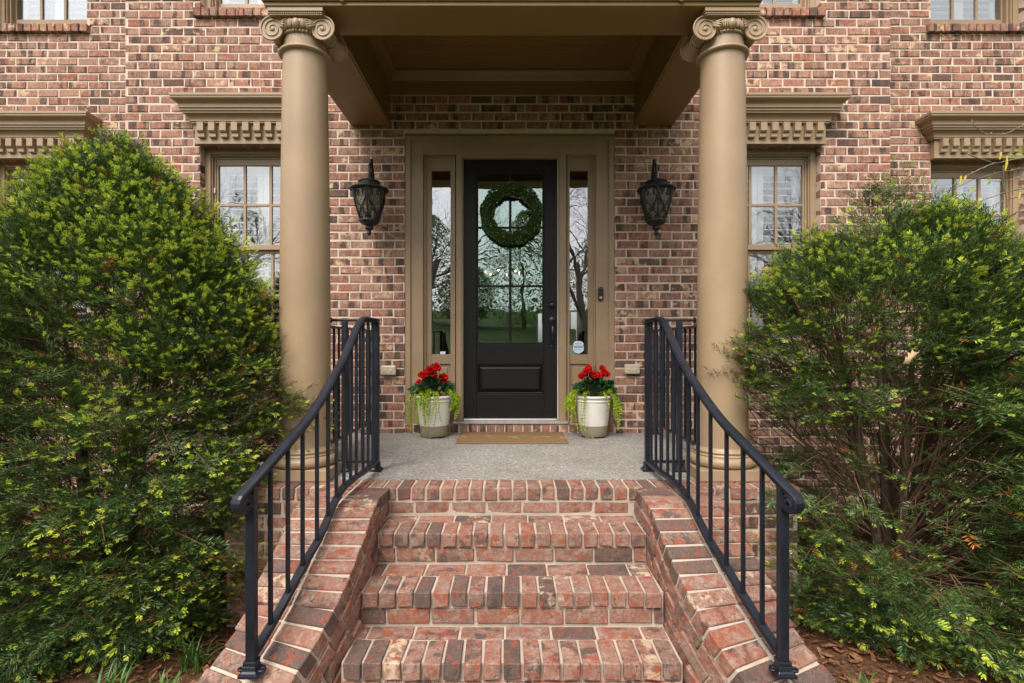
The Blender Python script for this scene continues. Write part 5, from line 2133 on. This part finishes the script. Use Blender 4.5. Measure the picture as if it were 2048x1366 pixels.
make_planter(W(868.5, 800, 4.80)[0], -0.20, 5, 'left')
make_planter(W(1186.5, 800, 4.80)[0], -0.20, 8, 'right')


# ------------------------------------------------------------------ yews
def sprig_proto(seed, n=18, bright=0.0, dead=False, L=0.105):
    r = np.random.RandomState(seed)
    quads, mats = [], []
    for i in range(n):
        t = 0.06 + 0.94 * i / (n - 1)
        side = -1 if i % 2 else 1
        ang = R(62 - 34 * t + r.uniform(-10, 10))
        nl = (0.033 + r.uniform(-.005, .006)) * (0.72 + 0.5 * math.sin(math.pi * (0.15 + 0.7 * t)))
        p = np.array([0, t * L, 0.004 * t])
        d = np.array([side * math.sin(ang), math.cos(ang), r.uniform(-0.15, 0.5)])
        d /= np.linalg.norm(d)
        up = np.array([0, 0, 1.0]) + r.uniform(-.5, .5, 3)
        s = np.cross(d, up); s /= np.linalg.norm(s)
        w = 0.0022 + r.uniform(0, 0.0008)
        nw = t > 1 - bright
        if nw:
            w *= 1.35
            nl *= 0.85
        quads.append([p, p + d * nl * 0.5 + s * w, p + d * nl + np.array([0, 0, r.uniform(-.004, .003)]), p + d * nl * 0.5 - s * w])
        mats.append(3 if dead else (2 if nw else (1 if r.rand() < 0.42 else 0)))
    if bright > 0:
        for i in range(9):
            p = np.array([0, L * (0.93 + 0.015 * i), 0.004])
            d = np.array([r.uniform(-.75, .75), 0.8, r.uniform(-.3, .75)])
            d /= np.linalg.norm(d)
            s = np.cross(d, np.array([0.2, 0.1, 1.0])); s /= np.linalg.norm(s)
            nl, w = 0.020 + r.uniform(0, .008), 0.0026
            quads.append([p, p + d * nl * 0.5 + s * w, p + d * nl, p + d * nl * 0.5 - s * w])
            mats.append(2)
    return np.array(quads), np.array(mats)


PROTO_D = [sprig_proto(100 + i, 17, 0.0) for i in range(5)]
PROTO_B = [sprig_proto(120 + i, 16, 0.22 + 0.06 * (i % 3)) for i in range(5)]
PROTO_X = [sprig_proto(140 + i, 16, 0.0, True) for i in range(2)]


def ysc(z):
    return 0.98 if z < -0.25 else (0.70 if z > 0.6 else 0.98 - 0.28 * (z + 0.25) / 0.85)


def make_yew(label, cx, cy, prof, n_spray, seed, bright_fn, gap_fn, twig_extra, stem_n):
    r = np.random.RandomState(seed)
    pr = random.Random(seed)
    root = thing('yew_bush', (cx, cy, GZ), label, 'bush', 'yews beside the steps')
    zs = np.array([p[0] for p in prof]); rs = np.array([p[1] for p in prof])
    grid = np.linspace(zs[0], zs[-1], 400)
    rg = np.interp(grid, zs, rs)
    slope = np.gradient(rg, grid)
    wgt = rg * np.sqrt(1 + np.minimum(slope ** 2, 9)) + 0.03
    cdf = np.cumsum(wgt); cdf /= cdf[-1]
    Q, MT = [], []
    twigs = MB()
    bases = []
    def rad_at(z, phi):
        base = float(np.interp(z, zs, rs))
        lump = mnoise.noise((math.cos(phi) * 1.7 + seed, math.sin(phi) * 1.7, z * 1.9)) * (0.14 if z < 1.0 else 0.08) + mnoise.noise((math.cos(phi) * 4.5, math.sin(phi) * 4.5 + seed, z * 5.5)) * 0.11
        return base * (1 + lump)
    made = 0
    tries = 0
    while made < n_spray and tries < n_spray * 4:
        tries += 1
        z = float(np.interp(r.rand(), cdf, grid))
        phi = r.rand() * 2 * math.pi
        # a little more foliage towards the walk and camera than to the wall
        if math.sin(phi) > 0.35 and r.rand() < 0.40:
            continue
        dep = 0.5 * r.rand() ** 1.9
        rho = rad_at(z, phi) * (1.0 - dep)
        sl = float(np.interp(z, grid, slope))
        p = np.array([cx + rho * math.cos(phi), cy + ysc(z) * rho * math.sin(phi), z])
        if gap_fn(p, phi, z, r):
            continue
        made += 1
        nrm = np.array([math.cos(phi), math.sin(phi) / ysc(z), -min(max(sl, -2.5), 1.0) * 0.8])
        nrm /= np.linalg.norm(nrm)
        d = nrm + np.array([0, 0, 0.18]) + r.uniform(-.5, .5, 3)
        d /= np.linalg.norm(d)
        w = np.array([0, 0, 1.0]) + nrm * 0.35 + r.uniform(-.35, .35, 3)
        w -= d * np.dot(w, d); w /= np.linalg.norm(w)
        s = np.cross(d, w)
        Ls = 0.11 + 0.10 * r.rand()
        b0 = p - d * Ls
        bases.append((b0, rho, phi, z))
        twigs.tube([tuple(b0 - d * 0.05), tuple(b0 + d * Ls * 0.5 + w * 0.006), tuple(p)], [0.0034, 0.0024, 0.0012], 3)
        ns = 7 + int(3 * r.rand())
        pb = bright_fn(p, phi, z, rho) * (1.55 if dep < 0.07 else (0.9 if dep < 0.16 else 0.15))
        for k in range(ns):
            t = 0.12 + 0.88 * k / (ns - 1)
            if k == ns - 1:
                sd = d + r.uniform(-.15, .15, 3)
            else:
                sg = 1 if k % 2 else -1
                an = R(pr.uniform(34, 62))
                sd = d * math.cos(an) + s * sg * math.sin(an) + w * pr.uniform(-.15, .35)
            sd = sd / np.linalg.norm(sd)
            ww = w + r.uniform(-.35, .35, 3)
            ww -= sd * np.dot(ww, sd); ww /= np.linalg.norm(ww)
            ss = np.cross(sd, ww)
            u = r.rand()
            if u < 0.014:
                q, m = PROTO_X[r.randint(len(PROTO_X))]
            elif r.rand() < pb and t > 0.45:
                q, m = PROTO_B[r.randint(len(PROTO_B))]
            else:
                q, m = PROTO_D[r.randint(len(PROTO_D))]
            scl = pr.uniform(0.62, 1.12) * (1.0 - 0.35 * abs(t - 0.5))
            Rm = np.stack([ss, sd, ww], axis=0) * scl
            o = b0 + d * Ls * t
            Q.append(q.reshape(-1, 3) @ Rm + o)
            MT.append(m)
    V = np.concatenate(Q).astype(np.float32)
    mt = np.concatenate(MT).astype(np.int32)
    nq = len(mt)
    me = bpy.data.meshes.new('foliage')
    me.vertices.add(len(V))
    me.vertices.foreach_set('co', V.ravel())
    me.loops.add(nq * 4)
    me.loops.foreach_set('vertex_index', np.arange(nq * 4, dtype=np.int32))
    me.polygons.add(nq)
    me.polygons.foreach_set('loop_start', np.arange(0, nq * 4, 4, dtype=np.int32))
    for k in ('needle', 'needle2', 'tip', 'dead'):
        me.materials.append(M[k])
    me.polygons.foreach_set('material_index', mt)
    me.update(calc_edges=True)
    o = link('crown', me, root)
    o['kind'] = 'stuff'
    # stems from the base
    stems = []
    for i in range(stem_n):
        a = 2 * math.pi * i / stem_n + pr.uniform(-.4, .4)
        lean = pr.uniform(0.10, 0.42)
        top = pr.uniform(0.55, 0.9) * (zs[-1] - GZ)
        pts, rad = [], []
        for t in np.linspace(0, 1, 9):
            wob = 0.05 * mnoise.noise((i * 3.1, t * 3, seed))
            pts.append(Vector((cx + (0.06 + lean * t ** 1.2) * math.cos(a) + wob, cy + (0.06 + lean * t ** 1.2) * math.sin(a) + wob, GZ - 0.02 + top * t)))
            rad.append(0.029 * (1 - t) ** 0.8 + 0.007)
        m_ = MB()
        m_.tube(pts, rad, 8)
        obj('trunk', m_, 'bark', root)
        stems.append(pts)
    # limbs from the stems to the sprays
    pr.shuffle(bases)
    for (b0, rho, phi, z) in bases[:int(len(bases) * twig_extra)]:
        st_ = min(stems, key=lambda q: min((Vector(b0) - p).length for p in q) + pr.uniform(0, 0.25))
        zt = z - 0.30 - 0.45 * rho * pr.uniform(0.5, 1.1)
        k = min(range(len(st_)), key=lambda i: abs(st_[i].z - zt))
        A = st_[max(1, k)]
        B = Vector(b0)
        mid = A.lerp(B, 0.5) + Vector((pr.uniform(-.07, .07), pr.uniform(-.07, .07), pr.uniform(-0.10, 0.04)))
        q1 = A.lerp(mid, 0.5) + Vector((pr.uniform(-.03, .03), pr.uniform(-.03, .03), pr.uniform(-.03, .03)))
        q2 = mid.lerp(B, 0.5) + Vector((pr.uniform(-.03, .03), pr.uniform(-.03, .03), pr.uniform(-.03, .03)))
        rr_ = pr.uniform(0.004, 0.010)
        twigs.tube([A, q1, mid, q2, B], [rr_, rr_ * 0.8, rr_ * 0.6, rr_ * 0.45, 0.003], 4)
    o = obj('branches', twigs, 'twig', root, recalc=False)
    o['kind'] = 'stuff'
    return root


prof_l = [(-0.80, 0.70), (-0.72, 0.95), (-0.55, 1.04), (-0.40, 1.06), (-0.15, 1.08), (0.08, 1.14), (0.30, 1.19), (0.50, 1.19), (0.75, 1.13), (1.00, 1.02), (1.20, 0.92), (1.50, 0.72), (1.72, 0.54), (1.88, 0.40), (2.01, 0.25), (2.09, 0.13), (2.14, 0.04)]
prof_r = [(-0.80, 0.60), (-0.72, 0.86), (-0.55, 0.96), (-0.35, 0.99), (-0.05, 1.01), (0.25, 1.06), (0.58, 1.08), (0.90, 1.03), (1.16, 0.93), (1.34, 0.74), (1.50, 0.56), (1.65, 0.38), (1.77, 0.24), (1.86, 0.12), (1.91, 0.04)]


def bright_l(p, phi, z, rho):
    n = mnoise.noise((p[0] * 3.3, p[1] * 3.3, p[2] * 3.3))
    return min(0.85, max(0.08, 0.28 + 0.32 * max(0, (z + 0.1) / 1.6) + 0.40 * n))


def bright_r(p, phi, z, rho):
    n = mnoise.noise((p[0] * 3.3, p[1] * 3.3 + 5, p[2] * 3.3))
    return min(0.7, max(0.06, 0.24 + 0.16 * max(0, (z + 0.2) / 1.8) + 0.35 * n))


def gap_l(p, phi, z, r):
    n = mnoise.noise((p[0] * 2.3, p[1] * 2.3, p[2] * 3.1))
    return n < -0.45 and r.rand() < 0.7


def gap_r(p, phi, z, r):
    n = mnoise.noise((p[0] * 2.1 + 9, p[1] * 2.1, p[2] * 2.6))
    if n < (-0.14 if p[0] < 2.5 else -0.30) and r.rand() < 0.88:
        return True
    # bare on the side towards the steps, where the limbs show
    off = p[0] - 2.40
    if off < -0.28 and 0.0 < z < 0.42 and r.rand() < 0.85:
        return True
    if off < -0.35 and -0.75 < z <= -0.05 and r.rand() < 0.45:
        return True
    if off < -0.1 and z >= 0.40 and r.rand() < 0.30:
        return True
    return False


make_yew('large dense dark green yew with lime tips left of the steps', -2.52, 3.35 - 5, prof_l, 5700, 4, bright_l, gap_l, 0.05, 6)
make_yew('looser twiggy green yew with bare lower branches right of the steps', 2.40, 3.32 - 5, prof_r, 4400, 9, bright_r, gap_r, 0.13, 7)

# ------------------------------------------------------------------ strap-leaved clumps, dry leaf, catkin twigs
r = random.Random(77)
clumps = [(-1.78, -1.98, 'closest to the brick foundation corner left of the steps'), (-1.62, -2.30, 'tight beside the outer edge of the left cheek wall'), (-1.95, -2.28, 'in front of the foundation between yew and cheek wall'),
          (-1.86, -2.55, 'low beside the trunk base of the left yew'), (-2.10, -1.80, 'half hidden under the left yew by the foundation'), (-1.58, -2.62, 'nearest the camera beside the left cheek wall'),
          (1.60, -2.62, 'small one in the mulch beside the right cheek wall')]
for i, (x, y, lab) in enumerate(clumps):
    g = thing('liriope_clump', (x, y, GZ), 'green grassy strap leaf clump ' + lab, 'plant', 'grassy clumps in the beds')
    m_ = MB()
    cnt = 46 if i < 6 else 14
    for k in range(cnt):
        a = r.uniform(0, 2 * math.pi)
        h = r.uniform(0.12, 0.26)
        out = r.uniform(0.04, 0.16)
        bx, by = x + r.uniform(-.05, .05), y + r.uniform(-.05, .05)
        w = r.uniform(0.003, 0.0055)
        sd = Vector((-math.sin(a), math.cos(a), 0))
        vs, fs = [], []
        for t in np.linspace(0, 1, 6):
            p = Vector((bx + out * t ** 1.6 * math.cos(a), by + out * t ** 1.6 * math.sin(a), GZ + 0.0 + h * (t - 0.38 * t ** 3)))
            ww = w * (1 - t ** 3)
            vs += [p - sd * ww, p + sd * ww]
        for q in range(5):
            fs.append((2 * q, 2 * q + 1, 2 * q + 3, 2 * q + 2))
        m_.add(vs, fs, 0, True)
    obj('leaves', m_, 'blade', g, recalc=False)['kind'] = 'stuff'

# dry oak leaf caught in the right yew
lx, lz = W(1822, 716, 2.42)
m_ = MB()
OL = [(0, -0.5), (0.10, -0.35), (0.25, -0.22), (0.12, -0.12), (0.32, 0.05), (0.14, 0.12), (0.26, 0.32), (0.10, 0.34), (0, 0.5)]
OL = OL + [(-a, b) for a, b in OL[-2:0:-1]]
vs = [(p * 0.09, 0.012 * math.sin(q * 5) + 0.02 * abs(p), q * 0.10) for p, q in OL] + [(0, -0.004, 0)]
n = len(OL)
vs += [(a, b + 0.0012, c) for a, b, c in vs]
m_.add(vs, [(i, (i + 1) % n, n) for i in range(n)] + [((i + 1) % n + n + 1, i + n + 1, 2 * n + 1) for i in range(n)] + [(i, (i + 1) % n, (i + 1) % n + n + 1, i + n + 1) for i in range(n)], 0, True)
o = obj('dry_leaf', m_, 'dry_leaf')
o.location = (lx, 2.42 - 5, lz)
o.rotation_euler = (0.3, 1.0, 0.3)
tag(o, 'curled tan dead oak leaf caught in the right yew', 'leaf')

# slender tree just outside the frame on the right, its twigs reaching in
ct = thing('catkin_tree', (4.1, -1.25, GZ), 'slender budding tree whose thin twigs with yellow catkins reach in at upper right', 'tree')
m_ = MB()
m_.tube([(4.1, -1.25, GZ - 0.03), (4.12, -1.22, 0.4), (4.05, -1.25, 1.6), (4.14, -1.2, 2.9), (4.2, -1.2, 3.9)], [0.045, 0.040, 0.032, 0.022, 0.010], 8)
obj('trunk', m_, 'tree_bark', ct)
tw_px = [
    [(2140, 300), (2048, 250), (2010, 268), (1972, 268), (1950, 255), (1943, 243)],
    [(2140, 295), (2048, 315), (1990, 327), (1940, 312), (1912, 295), (1896, 283)],
    [(1990, 327), (1960, 338), (1930, 352), (1905, 372)],
    [(2140, 320), (2048, 337), (2000, 344), (1950, 358), (1905, 378)],
    [(2140, 350), (2048, 375), (2000, 388), (1955, 405), (1925, 420)],
    [(2140, 390), (2048, 392), (2010, 400), (1970, 418)],
    [(2008, 330), (2004, 360), (2013, 395), (2016, 430), (2010, 470)],
    [(2140, 420), (2048, 415), (2020, 432), (1995, 450), (1980, 480)],
    [(2140, 450), (2048, 470), (2025, 500), (2000, 520)],
    [(2140, 365), (2048, 352), (2015, 362), (1985, 362)],
]
leafm, catk = MB(), MB()
twm = MB()
for line in tw_px:
    pts = []
    for k, (px, py) in enumerate(line):
        d = 3.75 + 0.05 * math.sin(px * 0.013)
        x, z = W(px, py, d)
        pts.append(Vector((x, d - 5, z)))
    if line[0][0] > 2100:
        pts.insert(0, Vector((4.08, -1.23, pts[0].z - 0.28)))
    dn = []
    for a, b in zip(pts, pts[1:]):
        for t in np.linspace(0, 1, 5)[:-1]:
            dn.append(a.lerp(b, float(t)) + Vector((r.uniform(-.004, .004), r.uniform(-.004, .004), r.uniform(-.004, .004))))
    dn.append(pts[-1])
    N = len(dn)
    twm.tube(dn, [0.0050 * (1 - i / N) + 0.0016 for i in range(N)], 5)
    for i, p in enumerate(dn):
        if i > 5 and r.random() < 0.6:
            q = Vector((r.uniform(-1, 1), r.uniform(-.5, .5), r.uniform(0.2, 1))).normalized()
            leafm.add([p, p + q * 0.010 + Vector((0.0035, 0, 0)), p + q * 0.019, p + q * 0.010 - Vector((0.0035, 0, 0))], [(0, 1, 2, 3)])
obj('branch', twm, 'tree_bark', ct, recalc=False)
for (px, py, l) in ((2014, 312, 0.105), (1922, 352, 0.07), (1931, 352, 0.035), (2002, 305, 0.05), (2040, 385, 0.05)):
    x, z = W(px, py, 3.74)
    catk.tube([(x, -1.26, z), (x - 0.004, -1.262, z - l * 0.5), (x - 0.012, -1.26, z - l)], [0.005, 0.0078, 0.004], 7)
for (px, py) in ((2020, 318), (2030, 308), (2040, 300), (2046, 292), (2022, 307), (2036, 310), (2041, 380), (1978, 362), (1975, 370)):
    x, z = W(px, py, 3.74)
    q = Vector((r.uniform(-.5, .8), -.3, r.uniform(-.2, .9))).normalized()
    sd = q.cross(Vector((0, 1, 0.3))).normalized()
    leafm.add([Vector((x, -1.26, z)), Vector((x, -1.26, z)) + q * 0.017 + sd * 0.010, Vector((x, -1.26, z)) + q * 0.036, Vector((x, -1.26, z)) + q * 0.017 - sd * 0.010], [(0, 1, 2, 3)])
obj('catkins', catk, 'catkin', ct)['kind'] = 'stuff'
obj('young_leaves', leafm, 'lime_leaf', ct, recalc=False)['kind'] = 'stuff'


# ------------------------------------------------------------------ trees across the lawn (they show as reflections in the glass)
def grow(mb, p, d, l, rad, depth, r, leaves=None):
    n = 4
    pts, rs = [p.copy()], [rad]
    for i in range(n):
        d = (d + Vector((r.uniform(-.22, .22), r.uniform(-.22, .22), r.uniform(-.10, .16)))).normalized()
        p = p + d * (l / n)
        pts.append(p.copy())
        rs.append(rad * (1 - 0.45 * (i + 1) / n))
    mb.tube(pts, rs, 6 if depth > 3 else (4 if depth > 1 else 3), 0, True)
    if depth == 0:
        return
    for k in range(4 if depth > 1 else 3):
        t = 0.35 + 0.65 * (k + r.random()) / 4
        i = min(n - 1, int(t * n))
        q = pts[i].lerp(pts[i + 1], t * n - i)
        ax = d.orthogonal().normalized()
        ax.rotate(Quaternion(d, r.uniform(0, 6.28)))
        nd = (d * r.uniform(0.55, 0.9) + ax * r.uniform(0.5, 0.95) + Vector((0, 0, 0.12))).normalized()
        grow(mb, q, nd, l * r.uniform(0.55, 0.78), rs[i] * 0.55, depth - 1, r)


bare = []
for v in range(3):
    rv = random.Random(200 + v)
    m_ = MB()
    grow(m_, Vector((0, 0, 0)), Vector((0, 0, 1)), 4.2, 0.20, 5, rv)
    bare.append(m_.mesh('branches', 'tree_bark', False))


def lawn_z(x, y):
    t = max(0.0, (-y - 9.0))
    return GZ - 0.04 + 0.115 * t - 0.00022 * t * t + (0.25 * math.sin(x * 0.11 + y * 0.07) if t > 4 else 0)


spots = [(-13.0, -20.0, 0, 1.25, 'tall bare tree across the lawn mirrored in the left window'), (13.5, -19.0, 1, 1.2, 'tall bare tree across the lawn mirrored in the right window'),
         (3.2, -17.0, 2, 1.1, 'bare tree across the lawn mirrored in the right sidelight'), (-4.6, -21.0, 1, 1.15, 'bare tree across the lawn mirrored in the left sidelight'),
         (-23.0, -22.0, 2, 1.3, 'bare tree far to the left mirrored in the outer left window'), (23.0, -23.0, 0, 1.3, 'bare tree far to the right mirrored in the outer right window'),
         (-8.0, -30.0, 2, 1.3, 'bare tree deep in the lawn behind the left ones'), (9.0, -31.0, 0, 1.3, 'bare tree deep in the lawn behind the right ones'),
         (-17.0, -27.0, 1, 1.2, 'bare tree behind the one mirrored in the left window'), (17.5, -27.0, 2, 1.2, 'bare tree behind the one mirrored in the right window')]
for i, (x, y, v, s, lab) in enumerate(spots):
    t_ = thing('bare_tree', (x, y, lawn_z(x, y)), lab, 'tree', 'bare trees across the lawn')
    o = bpy.data.objects.new('branches', bare[v])
    COL.objects.link(o)
    o.parent = t_
    t_.scale = (s, s, s)
    t_.rotation_euler = (0, 0, i * 1.3)
# hedge of green trees at the far side of the lawn: reads as one mass
m_ = MB()
r = random.Random(88)
for i in range(40):
    bx = -78 + 4.0 * i + r.uniform(-2, 2)
    by = -32 - r.uniform(0, 9) - abs(bx) * 0.05
    h = r.uniform(5.0, 10.0)
    bz = lawn_z(bx, by)
    m_.tube([(bx, by, bz), (bx + r.uniform(-.3, .3), by, bz + h * 0.8)], [0.18, 0.05], 5, 1)
    for k in range(7000 if abs(bx) < 15 else 1100):
        a, q = r.uniform(0, 6.28), r.random() ** 0.5
        zz = r.random()
        rad = (0.35 * h + 0.8) * q * math.sin(math.pi * (0.18 + 0.8 * zz))
        p = Vector((bx + rad * math.cos(a), by + rad * math.sin(a), bz + 0.4 + zz * h))
        d1 = Vector((r.uniform(-1, 1), r.uniform(-1, 1), r.uniform(-1, 1))).normalized() * r.uniform(0.09, 0.18)
        d2 = Vector((r.uniform(-1, 1), r.uniform(-1, 1), r.uniform(-1, 1))).normalized() * r.uniform(0.07, 0.14)
        m_.add([p, p + d1, p + d1 + d2, p + d2], [(0, 1, 2, 3)])
o = obj('woodland_edge', m_, ['far_leaf', 'tree_bark'], recalc=False)
tag(o, 'far green belt of trees across the lawn seen only in reflections', 'trees')
o['kind'] = 'stuff'
